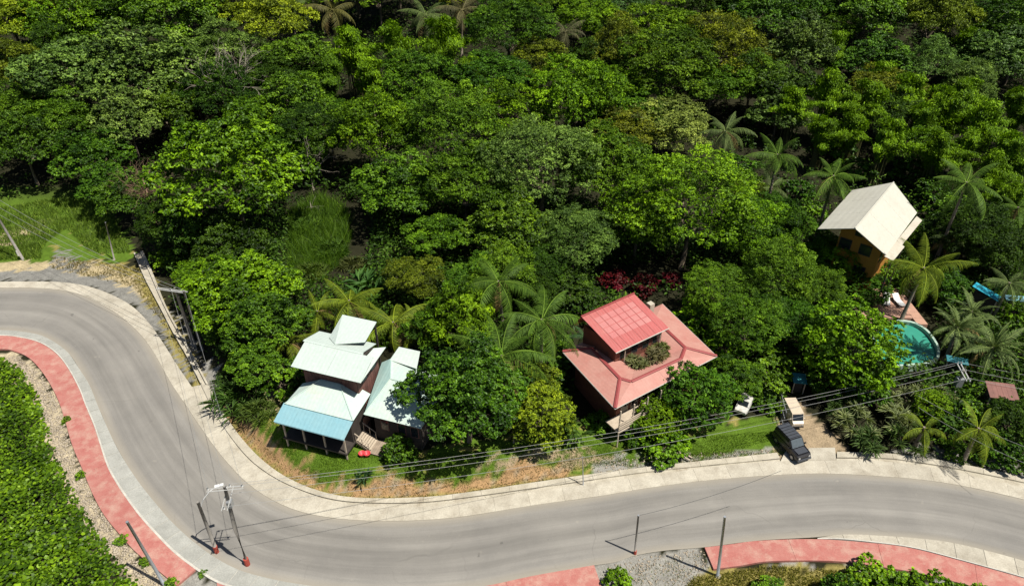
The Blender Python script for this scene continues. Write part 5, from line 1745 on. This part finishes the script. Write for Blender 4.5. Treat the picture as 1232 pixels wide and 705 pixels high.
# second row of the forest seen in the gaps between the crowns above
MARKS = [(873, 158, 'lone palm'), (1045, 245, 'cream roof'), (806, 155, 'pale yellow-leaved tree'), (835, 235, 'huge lime tree'), (275, 210, 'big bright dome'),
         (166, 197, 'brown creeper'), (75, 275, 'grassy clearing'), (480, 72, 'central bamboo stand'), (395, 290, 'tall grass patch'), (398, 168, 'small yellow treetop'),
         (1110, 130, 'right bamboo stand'), (530, 12, 'far top-edge palms'), (10, 18, 'top left corner tree'), (1225, 10, 'top right corner'), (268, 62, 'bare grey tangle'),
         (650, 195, 'largest central crown'), (790, 30, 'bright lime tree at the top'), (610, 335, 'centre palms'), (168, 82, 'widest grey-green crown'), (770, 335, 'red-leaved shrubs'),
         (400, 12, 'orange-tinged far palm'), (1163, 222, 'tall dark palm'), (680, 38, 'brownish palm'), (470, 225, 'domed tree over the hollow'), (935, 335, 'tree left of the orange house')]
DIRS = ['right of', 'below and right of', 'below', 'below and left of', 'left of', 'above and left of', 'above', 'above and right of']
ORD = ['', 'second ', 'third ', 'fourth ', 'fifth ', 'sixth ', 'seventh ']
CNAME = {'mid': 'mid-green', 'deep': 'deep green', 'dark': 'dark green', 'leaf': 'fresh green', 'olive': 'olive green', 'grey': 'grey-green'}
big = [(t[0], t[1], t[2]) for t in T_]
PALMPX = [(873, 158), (936, 188), (1003, 214), (1163, 222), (400, 12), (350, 8), (512, 18), (556, 12), (680, 38), (1225, 250)]
gaps = []
rr = random.Random(11)
for row, yy in enumerate(range(-34, 345, 33)):
    for xx in range(-40, 1300, 52):
        x, y = xx + rr.uniform(-15, 15) + (26 if row % 2 else 0), yy + rr.uniform(-9, 9)
        if any(math.hypot(x - a, y - b) < r * .72 for a, b, r in big):
            continue
        if y > 190 and x < 170: continue
        if x < 235 and y > 270: continue
        if 310 < x < 480 and 205 < y < 372: continue
        if 130 < x < 200 and 160 < y < 235: continue
        if 690 < x < 850 and y > 285: continue
        if 965 < x < 1125 and y > 195: continue
        if x > 1040 and y > 300: continue
        if any(math.hypot(x - a, y - b) < 46 for a, b in PALMPX): continue
        if 955 < x and 85 < y < 240 and rr.random() < .9: continue
        if 395 < x < 590 and 35 < y < 110: continue
        if rr.random() < .04: continue
        gaps.append((x, y))
_lab = {}
GAPT = []
for (x, y) in gaps:
    k = rr.choice(['broad', 'bigleaf', 'tiered', 'broad', 'fine'])
    c = rr.choice(['mid', 'deep', 'dark', 'leaf', 'mid', 'leaf', 'grey', 'mid', 'olive'])
    m = min(MARKS, key=lambda q: math.hypot(q[0] - x, q[1] - y))
    d = DIRS[int(round(math.atan2(y - m[1], x - m[0]) / (math.pi / 4))) % 8]
    GAPT.append((math.hypot(m[0] - x, m[1] - y), x, y, k, c, m[2], d))
for dist, x, y, k, c, m, d in sorted(GAPT):
    n = _lab.get((c, m, d), 0)
    _lab[(c, m, d)] = n + 1
    tree(x, y + 6, rr.uniform(29, 44) * (1.0 if y < 150 else 1.1), k, c, ORD[n] + 'small ' + CNAME[c] + ' tree ' + d + ' the ' + m, 'smaller trees filling the forest gaps')

# bamboo
B_ = [(425, 62, 40, 'feather', 'bright fluffy bamboo below the orange-tinged palms'), (478, 58, 42, 'feather', 'bright fluffy bamboo, tallest of the central stand'),
      (445, 98, 38, 'feather', 'bright fluffy bamboo at the lower left of the central stand'), (535, 52, 42, 'feather', 'bright fluffy bamboo at the right of the central stand'),
      (562, 92, 34, 'feather', 'small bamboo beside the dark hollow of the central stand'), (395, 92, 34, 'mid', 'mid-green bamboo at the left of the central stand'),
      (1000, 112, 38, 'feather', 'bamboo at the left end of the right-hand stand'), (1042, 128, 40, 'feather', 'bamboo behind the palm group, left of the thick plumes'),
      (1092, 116, 40, 'feather', 'bamboo in the middle of the right-hand stand'), (1138, 136, 42, 'feather', 'thick arching bamboo above the cream roof'),
      (1186, 152, 42, 'feather', 'thick arching bamboo right of the cream roof'), (1218, 188, 40, 'feather', 'bright bamboo at the right edge'),
      (1068, 168, 38, 'feather', 'bamboo just above the ridge of the cream roof'), (990, 160, 30, 'feather', 'small bamboo above the palms left of the cream roof'),
      (1130, 182, 34, 'feather', 'low bamboo plume above the right palms'), (1225, 130, 34, 'feather', 'bamboo at the right edge above the bright one'),
      (1060, 100, 34, 'feather', 'bamboo at the back of the right-hand stand, left'), (1112, 150, 36, 'feather', 'bamboo between the two thick arching ones'), (1158, 118, 36, 'feather', 'bamboo at the back of the right-hand stand, right'), (1025, 160, 30, 'feather', 'bamboo behind the tall palm beside the cream roof'), (1195, 205, 34, 'feather', 'bamboo just behind the tall dark palm'), (1160, 178, 32, 'feather', 'low bamboo left of the tall dark palm'),
      (955, 128, 32, 'feather', 'bamboo above the second palm left of the cream roof'), (1215, 240, 34, 'feather', 'bamboo at the right edge beside the far right palm'),
      (1005, 60, 30, 'feather', 'narrow bamboo between the dark trees at upper right'), (1165, 55, 30, 'feather', 'narrow bamboo under the top right trees')]
for b in B_:
    bamboo(*b)

# palms
PC = (.080, .150, .016)
PY = (.150, .205, .014)
PG = (.105, .150, .042)
palm(652, 385, 50, 7.5, PC, 'tall coconut palm between the two houses, left of the pink roof', 22)
palm(603, 428, 58, 7.0, PC, 'widest coconut palm above the big dark tree', 22)
palm(600, 338, 42, 6.5, PC, 'dark coconut palm behind the other two centre palms', 16)
palm(473, 388, 42, 3.6, PY, 'low yellow-green palm right behind the white roof', 15)
palm(420, 362, 40, 3.8, PY, 'low yellow-green palm above the white roof', 15)
palm(503, 392, 30, 3.0, PY, 'small arching palm right of the low yellow ones', 13)
palm(345, 412, 28, 2.6, PY, 'small palm left of the white upper roof', 12)
palm(382, 375, 26, 2.8, PY, 'small palm below the tall grass patch', 12)
palm(873, 158, 30, 13, PG, 'lone palm standing in the dark gap of the forest', 15)
palm(936, 186, 32, 11, PC, 'palm left of the palm beside the cream roof', 15)
palm(1003, 212, 34, 10, PC, 'tall palm beside the left corner of the cream roof', 16)
palm(928, 225, 24, 4, PG, 'low grey palm under the lone palm', 12)
palm(1163, 220, 40, 12, PC, 'tall dark palm right of the cream roof', 16)
palm(1112, 322, 44, 7.5, PY, 'big palm beside the veranda of the orange house', 18)
palm(1150, 285, 28, 5, PG, 'small palm above the big veranda palm', 13)
palm(1225, 250, 26, 7, PC, 'far right palm at the picture edge', 13)
palm(1178, 515, 34, 4.2, PY, 'young yellow-green palm below the right pole lines', 13)
palm(1112, 515, 26, 3.0, PY, 'drooping palm by the drain kerb at right', 12)
palm(705, 405, 22, 2.8, (.04, .1, .03), 'small dark palm touching the left corner of the pink roof', 11)
palm(400, 12, 28, 9, (.14, .135, .035), 'orange-tinged far palm at the top edge', 13)
palm(350, 8, 24, 9, PG, 'grey far palm left of the orange-tinged one', 13)
palm(512, 18, 30, 9, PG, 'far palm at the top edge right of the bamboo gap', 14)
palm(556, 12, 26, 9, (.13, .12, .05), 'brownish far palm next to the far top-edge palm', 13)
palm(680, 38, 26, 9, (.11, .11, .05), 'brownish palm near the top edge right of centre', 13)
palm(1152, 394, 32, 4.4, PG, 'grey-green date palm right of the pool', 26, FRONDS_S, group='date palms', tilt=(1.25, -.35))
palm(1195, 418, 36, 4.2, PG, 'grey-green date palm above the rusty roof', 26, FRONDS_S, group='date palms', tilt=(1.25, -.35))
palm(1170, 375, 28, 4.2, PG, 'small date palm below the bright blue roof', 20, FRONDS_S, group='date palms', tilt=(1.25, -.35))
palm(1050, 363, 20, 1.4, (.075, .12, .03), 'small cycad palm on the pink terrace', 20, FRONDS_S, name='cycad', group='date palms', tilt=(1.2, -.2))
palm(1215, 340, 26, 6, PG, 'palm between the two blue roofs', 16)

# strap-leaved and broad-bladed garden plants
G1 = 'strap-leaved garden plants'
SPC = (.24, .28, .12)
for px, py, r, c, lab in [(1030, 505, 26, SPC, 'striped strap-leaf clump left of the drive hedge'), (1075, 500, 28, SPC, 'striped strap-leaf clump in the middle of the drive hedge'),
                          (1095, 525, 24, (.10, .16, .04), 'strap-leaf clump by the drain kerb'), (1050, 528, 26, (.09, .15, .04), 'strap-leaf clump overhanging the drain kerb'),
                          (1015, 490, 20, (.08, .14, .03), 'small strap-leaf clump beside the van'), (1130, 470, 22, SPC, 'strap-leaf clump below the right pole'),
                          (1100, 480, 22, SPC, 'strap-leaf clump left of the right pole'), (1148, 420, 18, (.06, .08, .05), 'dark strap-leaf clump beside the pool coping'),
                          (1160, 400, 26, PG, 'grey strap-leaf clump behind the date palms')]:
    clump(SPIKY, px, py, r, 2.2, c, lab, 'strap_leaf_plant', 'plant', G1, 1.6)
for px, py, r, c, lab in [(690, 520, 22, (.07, .13, .02), 'young banana plant on the lawn left of the red house'), (438, 573, 14, (.03, .07, .02), 'dark leafy potted plant on the lawn below the stairs'),
                          (1145, 515, 20, (.07, .15, .02), 'banana plant between the right garden palms'), (1200, 535, 24, (.05, .11, .02), 'banana plant at the right above the drain kerb'),
                          (440, 350, 26, (.05, .12, .02), 'banana plant in the black hollow above the white roof'), (1005, 385, 20, (.04, .1, .02), 'broad-bladed plant above the pool tree')]:
    clump(BROADBLADE, px, py, r, 1.7, c, lab, 'banana_plant', 'plant', 'broad-bladed plants', 1.2)
for px, py, r, c, lab in [(285, 478, 34, (.07, .14, .02), 'tall cane clump on the bank left of the white house'), (276, 455, 18, (.07, .13, .02), 'cane clump beside the drain below the twin pole'),
                          (310, 495, 22, (.09, .14, .02), 'cane clump on the lawn edge left of the porch'),
                          (370, 272, 20, (.08, .16, .012), 'cane clump in the tall grass, topmost'), (398, 300, 22, (.07, .14, .012), 'cane clump in the tall grass, middle one'), (375, 328, 22, (.10, .15, .02), 'cane clump in the tall grass, lowest'), (425, 318, 18, (.10, .12, .03), 'olive cane clump right of the tall grass')]:
    clump(REEDY, px, py, r, 2.6, c, lab, 'cane_clump', 'plant', 'cane clumps', .8)
# court planting: on the bed inside the roof ring
for (x, y, s, c, lab) in ((5.6, 3.3, .95, (.20, .22, .09), 'pale spiky plant at the left of the court'), (7.1, 3.1, 1.05, (.22, .20, .10), 'pale spiky plant in the middle of the court'),
                          (8.4, 3.3, .8, (.17, .2, .06), 'pale spiky plant at the right of the court')):
    p = RHM @ Vector((x, y, 4.4 - rh_gz))
    e = empty('court_plant', p, x, s * .62)
    f, stm = SPIKY[int(x) % 2]
    link_mesh('foliage', f, e, c)
    link_mesh('stem', stm, e)
    tag(e, lab, 'plant', 'plants in the court of the red house')

# shrubs
COLORS['redleaf'] = (.075, .004, .006)  # leaf red darkened so that the colour itself carries the deep shade
COLORS['pink'] = (.72, .42, .40)
COLORS['orangefl'] = (.5, .12, .02)
S_ = [(738, 338, 16, 'redleaf', 'red-leaved shrub in the deep shade, left one'), (775, 344, 17, 'redleaf', 'red-leaved shrub in the deep shade, right one'),
      (806, 336, 12, 'redleaf', 'small red-leaved shrub at the right of the pair'), (792, 461, 17, 'pink', 'pale pink blossom shrub against the skirt roof'),
      (1162, 444, 12, 'orangefl', 'orange-flowered shrub beside the right power pole'),
      (838, 385, 26, 'leaf', 'green shrub behind the right side of the red roof'), (868, 425, 30, 'leaf', 'green shrub at the right corner of the pink roof'),
      (918, 482, 16, 'mid', 'hedge shrub behind the old white car'), (925, 470, 26, 'mid', 'hedge shrub left of the drive'), (930, 440, 28, 'mid', 'hedge shrub above the drive hedge'),
      (800, 535, 26, 'leaf', 'roadside shrub below the bright small tree'), (775, 520, 22, 'mid', 'shrub under the balcony of the red house'),
      (720, 508, 16, 'mid', 'small shrub at the front corner of the red house'), (1040, 470, 30, 'deep', 'dark hedge shrub below the pool tree'),
      (340, 455, 30, 'mid', 'shrub beside the left eave of the porch'), (310, 425, 28, 'leaf', 'leafy shrub left of the upper white roof'),
      (455, 400, 22, 'mid', 'shrub between the white roof and the turquoise wing'), (252, 352, 18, 'leaf', 'shrub beside the crossarm of the twin pole'),
      (204, 312, 18, 'leaf', 'leafy shrub at the forest end of the open drain'), (1205, 545, 26, 'deep', 'dark shrub above the right end of the drain kerb'),
      (1150, 540, 18, 'mid', 'small shrub on the gravel behind the drain kerb'),
      (600, 470, 28, 'mid', 'shrub between the big dark tree and the yellow-green one'), (480, 540, 20, 'deep', 'low shrub under the big dark tree'),
      (745, 702, 18, 'leaf', 'round green bush beside the end of the red pavement stretch'),
      (1045, 700, 26, 'leaf', 'tall broadleaf shrub leaning over the right red pavement'), (1085, 714, 34, 'leaf', 'dense shrub right of the tall one by the pavement'),
      (1128, 722, 32, 'leaf', 'shrub along the lower right pavement, third from its tall end'), (1168, 728, 26, 'leaf', 'last shrub along the lower right pavement'),
      (1012, 718, 26, 'deep', 'dark shrub left of the tall pavement shrub'), (925, 706, 16, 'mid', 'tiny weed bush in the yellow grass near the lamp post'),
      (975, 352, 26, 'deep', 'dark shrub left of the terrace'), (1004, 372, 20, 'mid', 'shrub at the left end of the terrace'),
      (990, 460, 24, 'deep', 'shaded shrub right of the small teal shed'), (1180, 470, 16, 'lime', 'lime shrub in front of the rusty shed'),
      (1132, 450, 14, 'dark', 'dark shrub below the pool coping'), (660, 420, 24, 'mid', 'shrub under the tall coconut palm'), (570, 455, 26, 'mid', 'shrub under the widest coconut palm'),
      (1090, 340, 22, 'deep', 'dark shrub behind the terrace railing'), (1060, 335, 22, 'mid', 'shrub under the orange wall'), (1020, 335, 24, 'mid', 'leafy shrub left of the orange wall'),
      (960, 236, 24, 'deep', 'understory shrub between the two palms left of the cream roof'), (905, 232, 24, 'mid', 'understory shrub below the lone palm'), (885, 200, 22, 'deep', 'dark understory shrub right under the lone palm'),
      (1122, 232, 24, 'deep', 'understory shrub behind the right eave of the cream roof'), (1145, 256, 24, 'mid', 'understory shrub under the tall dark palm'), (1030, 205, 22, 'deep', 'dark understory shrub behind the cream ridge, left'), (1095, 208, 22, 'deep', 'dark understory shrub behind the cream ridge, right'), (975, 262, 24, 'mid', 'understory shrub at the left eave of the cream roof'), (1005, 180, 22, 'deep', 'dark shrub under the bamboo above the tall palm'),
      (80, 505, 6, 'leaf', 'weed tuft at the pavement edge, highest on the bend'), (97, 572, 6, 'leaf', 'weed tuft at the pavement edge, second from the top'),
      (146, 650, 7, 'leaf', 'weed tuft between rubble and lamp post'), (174, 676, 7, 'leaf', 'weed tuft left of the lamp post foot'), (206, 701, 8, 'leaf', 'weed tuft right of the lamp post foot'), (244, 690, 5, 'mid', 'weed tuft in the gap between the red pavements'),
      (700, 372, 20, 'dark', 'dark shrub behind the left slope of the red roof'), (672, 350, 20, 'dark', 'dark shrub behind the tall coconut palm'), (655, 440, 22, 'mid', 'shrub left of the pink roof corner')]
for s in S_:
    tree(s[0], s[1], s[2], 'shrub', s[3], s[4], 'garden and roadside shrubs', 'shrub', 'shrub')

# bare and dead growth
def bare(px, py, rpx, mtl, label, R=4.0, zc=7.0, n=26, seed=1, rad=.05, cat='tree', name='bare_tree'):
    g, t = hit(px, py, zc)
    s = rpx * t / FPX / R
    for _ in range(3):
        g, t = hit(px, py, zc * s)
        s = rpx * t / FPX / R
    e = empty(name, (g.x, g.y, g.z - .1), seed, s)
    link_mesh('branches', twig_mesh(seed, R, 4, zc, n, mtl, rad), e)
    tag(e, label, cat, 'bare trees and dead creepers')
M_BROWNTW = mat('dead_brown_creeper', (0.24, 0.15, 0.10), (0.17, 0.11, 0.07), 2, .9)
bare(268, 62, 40, M_TWIG, 'grey tangle of bare twigs over the half-bare tree', zc=9.5, n=42, seed=51)
bare(165, 195, 28, M_BROWNTW, 'brown dead creeper hanging left of the big bright dome', zc=12.5, n=70, seed=52, rad=.045)
bare(368, 175, 30, M_TWIG, 'twisted bare branches beside the small yellow tree', zc=8, n=22, seed=53)
bare(20, 120, 26, M_TWIG, 'bare pale branches at the left edge', zc=8, n=14, seed=54)
bare(650, 170, 30, M_TWIG, 'grey bare twigs on top of the largest central crown', zc=12.5, n=26, seed=55, rad=.035)
bare(862, 60, 34, M_TWIG, 'pale bare branches in the olive tree above the lone palm', zc=9, n=20, seed=56)
bare(372, 238, 10, M_TWIG, 'slim pale dead trunk above the tall grass', zc=10, n=5, seed=57)

# ------------------------------------------------------------------ ground plants nobody could count
def scatter(poly_px, n, seed, z=0.0):
    r = np.random.default_rng(seed)
    poly = XY(poly_px, z)
    lo, hi = poly.min(0), poly.max(0)
    out = []
    while sum(len(o) for o in out) < n:
        q = r.uniform(lo, hi, (n * 2, 2))
        out.append(q[inpoly(q[:, 0], q[:, 1], poly)])
    return np.vstack(out)[:n], r

def blades(poly_px, n, seed, h, w, zc=0.0, lean=.45, patch=True, clear=0):
    p, r = scatter(poly_px, n, seed, zc)
    if patch:
        k = np.sin(p[:, 0] * 1.1 + 2) * np.sin(p[:, 1] * 1.6 + p[:, 0] * .4) + r.normal(0, .5, len(p))
        p = p[k > -.55]
    if clear:
        p = p[dist_poly(p[:, 0], p[:, 1], kerb_full) > clear + .4 * np.sin(p[:, 0] * .55 + 1)]
    n = len(p)
    z = terrain(p[:, 0], p[:, 1])
    a = r.uniform(0, 6.28, n)
    hh = h * r.uniform(.5, 1.3, n)
    l = r.normal(0, lean, (n, 2)) * hh[:, None]
    b = np.c_[p, z - .02]
    s = np.stack([np.cos(a), np.sin(a), 0 * a], 1) * w * r.uniform(.6, 1.3, (n, 1))
    tip = b + np.c_[l, hh]
    V = np.stack([b - s, b + s, tip], 1).reshape(-1, 3)
    Fa = np.arange(n * 3).reshape(-1, 3)
    return V, Fa, np.repeat(np.clip(.5 + r.normal(0, .2, n), 0, 1), 3)

def grass(parts, colr, label):
    V, Fa, T = cat_arrays(parts)
    tag(link_mesh('grass', np_mesh('grass', V, Fa, M_GRASS, T), None, colr), label, 'grass', kind='stuff')
LAWN = [(300, 535), (312, 480), (350, 480), (430, 545), (520, 548), (600, 540), (700, 520), (850, 512), (938, 505), (938, 538), (850, 545), (735, 546), (690, 556), (560, 574), (470, 580), (400, 576), (345, 562)]
FIELD = [(-80, 240), (10, 244), (60, 236), (122, 238), (140, 268), (158, 304), (120, 306), (105, 300), (80, 272), (55, 290), (48, 312), (-80, 314)]
FIELD2 = [(-80, 285), (15, 296), (45, 284), (50, 310), (-80, 314)]
grass([blades(LAWN, 60000, 61, .13, .03, 1.6, clear=1.15)], (.115, .20, .010), 'short green lawn in front of the houses')
grass([blades(FIELD, 30000, 62, .5, .05), blades(FIELD2, 7000, 63, .35, .05)], (.125, .20, .02), 'lush green weeds of the clearing at left')
grass([blades([(350, 262), (390, 248), (418, 262), (424, 300), (412, 335), (385, 350), (350, 345)], 12000, 64, 1.3, .045, lean=.5)], (.075, .15, .008), 'tall green grass patch above the white house')
grass([blades([(60, 308), (165, 322), (205, 385), (245, 462), (240, 466), (200, 395), (160, 345), (60, 322)], 3500, 65, .3, .04),
       blades([(270, 492), (300, 518), (345, 560), (410, 578), (560, 577), (690, 556), (692, 580), (560, 600), (440, 606), (367, 594), (310, 558)], 5000, 66, .22, .03, .4)],
      (.16, .13, .035), 'dry straw-coloured weeds on the orange bank and verge')
grass([blades([(380, 597), (440, 600), (560, 592), (690, 572), (690, 580), (560, 597), (440, 605)], 1800, 74, .22, .03), blades([(835, 694), (930, 680), (1060, 690), (1100, 710), (820, 715)], 9000, 67, .25, .04)], (.22, .21, .035), 'yellowish grass at the foot of the bank and near the lamp post')
grass([blades([(700, 560), (800, 548), (936, 540), (936, 547), (800, 562)], 3000, 68, .2, .03), blades([(725, 690), (850, 665), (855, 700), (730, 720)], 900, 69, .2, .03),
       blades([(1030, 545), (1150, 545), (1230, 566), (1230, 575), (1113, 556)], 1500, 70, .25, .03)], (.12, .15, .03), 'sparse weeds on the gravel verges')

# broad-leaved creeper on the slope at lower left
def ground_cover():
    poly = [(-90, 428), (4, 430), (26, 442), (44, 468), (56, 503), (67, 540), (84, 580), (100, 606), (113, 628), (137, 662), (168, 700), (198, 760), (-300, 760), (-300, 428)]
    p, r = scatter(poly, 56000, 71)
    edge = dist_poly(p[:, 0], p[:, 1], XY(poly[1:12]))
    hgt = 0.75 * sstep(0, 2.5, edge) * (0.75 + .45 * np.sin(p[:, 0] * 1.1) * np.sin(p[:, 1] * 1.4 + 1) + .3 * np.sin(p[:, 0] * 2.9 + p[:, 1] * 2.3)) + .12
    ragged = .8 + .6 * np.sin(p[:, 0] * 1.9 + p[:, 1] * .8) + .5 * np.sin(p[:, 1] * 2.6 + 1)
    keep = r.random(len(p)) < np.clip(.1 + edge / np.maximum(ragged, .15), 0, 1)
    p, hgt = p[keep], hgt[keep]
    n = len(p)
    z = terrain(p[:, 0], p[:, 1]) + hgt * r.uniform(.35, 1.1, n)
    nn = norm(np.array([0, 0, 1.0]) + r.normal(0, .33, (n, 3)))
    dd = norm(np.cross(nn, r.normal(0, 1, (n, 3))))
    l = r.uniform(.16, .34, n) * (1 + .25 * np.sin(p[:, 0] * .5 + 2) * np.sin(p[:, 1] * .45))
    C = np.c_[p, z]
    S = norm(np.cross(dd, nn))
    # rounded six-sided leaves
    a = np.linspace(0, 2 * math.pi, 7)[:-1]
    V = np.stack([C + (dd * math.cos(q) + S * math.sin(q) * .92) * l[:, None] * (.5 if k else .6) - nn * l[:, None] * .08 * (k % 2) for k, q in enumerate(a)], 1).reshape(-1, 3)
    b = np.arange(n)[:, None] * 6
    Fa = np.concatenate([b + [0, 1, 2], b + [0, 2, 3], b + [0, 3, 4], b + [0, 4, 5]], 1).reshape(-1, 3)
    pat = .5 + .16 * np.sin(p[:, 0] * .8 + 1) * np.sin(p[:, 1] * .9)
    o = link_mesh('ground_cover', np_mesh('ground_cover', V, Fa, M_LEAFG, np.repeat(np.clip(pat + r.normal(0, .2, n), 0, 1), 6)), None, (.070, .135, .004))
    tag(o, 'broad-leaved green creeper covering the slope at lower left', 'creeper', kind='stuff')
ground_cover()

def undergrowth():
    p2, r = scatter([(190, 300), (240, 270), (330, 250), (470, 235), (700, 250), (860, 290), (1000, 300), (1232, 250), (1420, 260), (1420, 560), (1260, 545), (1040, 540), (1000, 470), (930, 470), (880, 400), (840, 380), (800, 350), (690, 400), (680, 500), (600, 525), (520, 400), (350, 420), (300, 470), (262, 440)], 7500, 73)
    p, r = scatter([(-260, 0), (1500, 0), (1500, 300), (1232, 470), (1100, 470), (930, 430), (870, 380), (700, 350), (520, 400), (470, 380), (330, 420), (255, 440), (190, 330), (150, 240), (-200, 235)], 9000, 72)
    p3, r = scatter([(-60, -20), (1300, -20), (1300, 130), (-60, 130)], 6000, 75)
    p = np.vstack([p, p2, p3])
    for hole in ([(998, 462), (1112, 462), (1115, 552), (1000, 552)], [(872, 478), (915, 478), (918, 515), (872, 515)], [(345, 245), (400, 238), (440, 255), (452, 300), (436, 352), (390, 360), (345, 352)], [(715, 318), (825, 312), (830, 352), (720, 352)], [(1008, 342), (1104, 340), (1146, 400), (1150, 446), (1045, 446), (1030, 400)], [(925, 478), (985, 478), (1020, 545), (1020, 560), (925, 560)]):
        p = p[~inpoly(p[:, 0], p[:, 1], XY(hole, 1.0))]
    n = len(p)
    k = 16
    h = r.uniform(.3, 2.2, n)
    C = np.repeat(np.c_[p, terrain(p[:, 0], p[:, 1]) + h], k, 0) + r.normal(0, .5, (n * k, 3)) * np.array([1, 1, .6])
    nn = norm(np.array([0, 0, .9]) + r.normal(0, .5, C.shape))
    dd = norm(np.cross(nn, r.normal(0, 1, C.shape)))
    l = r.uniform(.3, .6, len(C))
    V, Fa, T = leaf_arrays(C, dd, nn, l, l * .5, np.clip(np.repeat(.45 + r.normal(0, .15, n), k) + r.normal(0, .12, len(C)), 0, 1))
    o = link_mesh('undergrowth', np_mesh('undergrowth', V, Fa, M_LEAF, T), None, (.045, .095, .008))
    tag(o, 'dark leafy undergrowth on the forest floor', 'undergrowth', kind='stuff')
undergrowth()

# loose limestone rubble beside the red pavement and the gravel gap
def rubble():
    V, Fa = [], []
    base = np.array([(1, 0, 0), (-1, 0, 0), (0, 1, 0), (0, -1, 0), (0, 0, 1), (0, 0, -1)], float)
    tri = np.array([(0, 2, 4), (2, 1, 4), (1, 3, 4), (3, 0, 4), (2, 0, 5), (1, 2, 5), (3, 1, 5), (0, 3, 5)])
    o = 0
    for poly, n, s, sd in (([(19, 426), (51, 452), (72, 490), (87, 540), (111, 597), (144, 648), (182, 685), (215, 708), (180, 712), (128, 660), (100, 615), (76, 570), (56, 510), (40, 460), (5, 432)], 1900, .12, 81),
                           ([(722, 700), (735, 680), (800, 665), (846, 660), (853, 686), (830, 705)], 420, .08, 82),
                           ([(706, 574), (740, 552), (800, 548), (930, 540), (934, 547), (780, 564)], 420, .09, 83),
                           ([(140, 640), (180, 650), (230, 668), (262, 686), (240, 690), (200, 660), (150, 600)], 1, .05, 84),
                           ([(139, 528), (160, 560), (190, 597), (224, 633), (262, 662), (258, 667), (216, 636), (182, 597), (152, 556)], 420, .04, 85)):
        p, r = scatter(poly, n, sd)
        for q in p:
            k = s * r.uniform(.35, 1.3)
            M = base * np.array([k * r.uniform(.7, 1.3), k * r.uniform(.7, 1.3), k * .55]) * r.uniform(.75, 1.2, (6, 1))
            a = r.uniform(0, 6.28)
            R = np.array([[math.cos(a), -math.sin(a), 0], [math.sin(a), math.cos(a), 0], [0, 0, 1]])
            V.append(M @ R.T + np.array([q[0], q[1], tz(q[0], q[1]) + k * .2]))
            Fa.append(tri + o)
            o += 6
    ob = link_mesh('rubble', np_mesh('rubble', np.vstack(V), np.vstack(Fa), mat('limestone', (.44, .375, .28), (.32, .27, .205), .8, .95, 8, .4)))
    tag(ob, 'pale limestone rubble beside the red pavement and gravel patches', 'rubble', kind='stuff')
rubble()
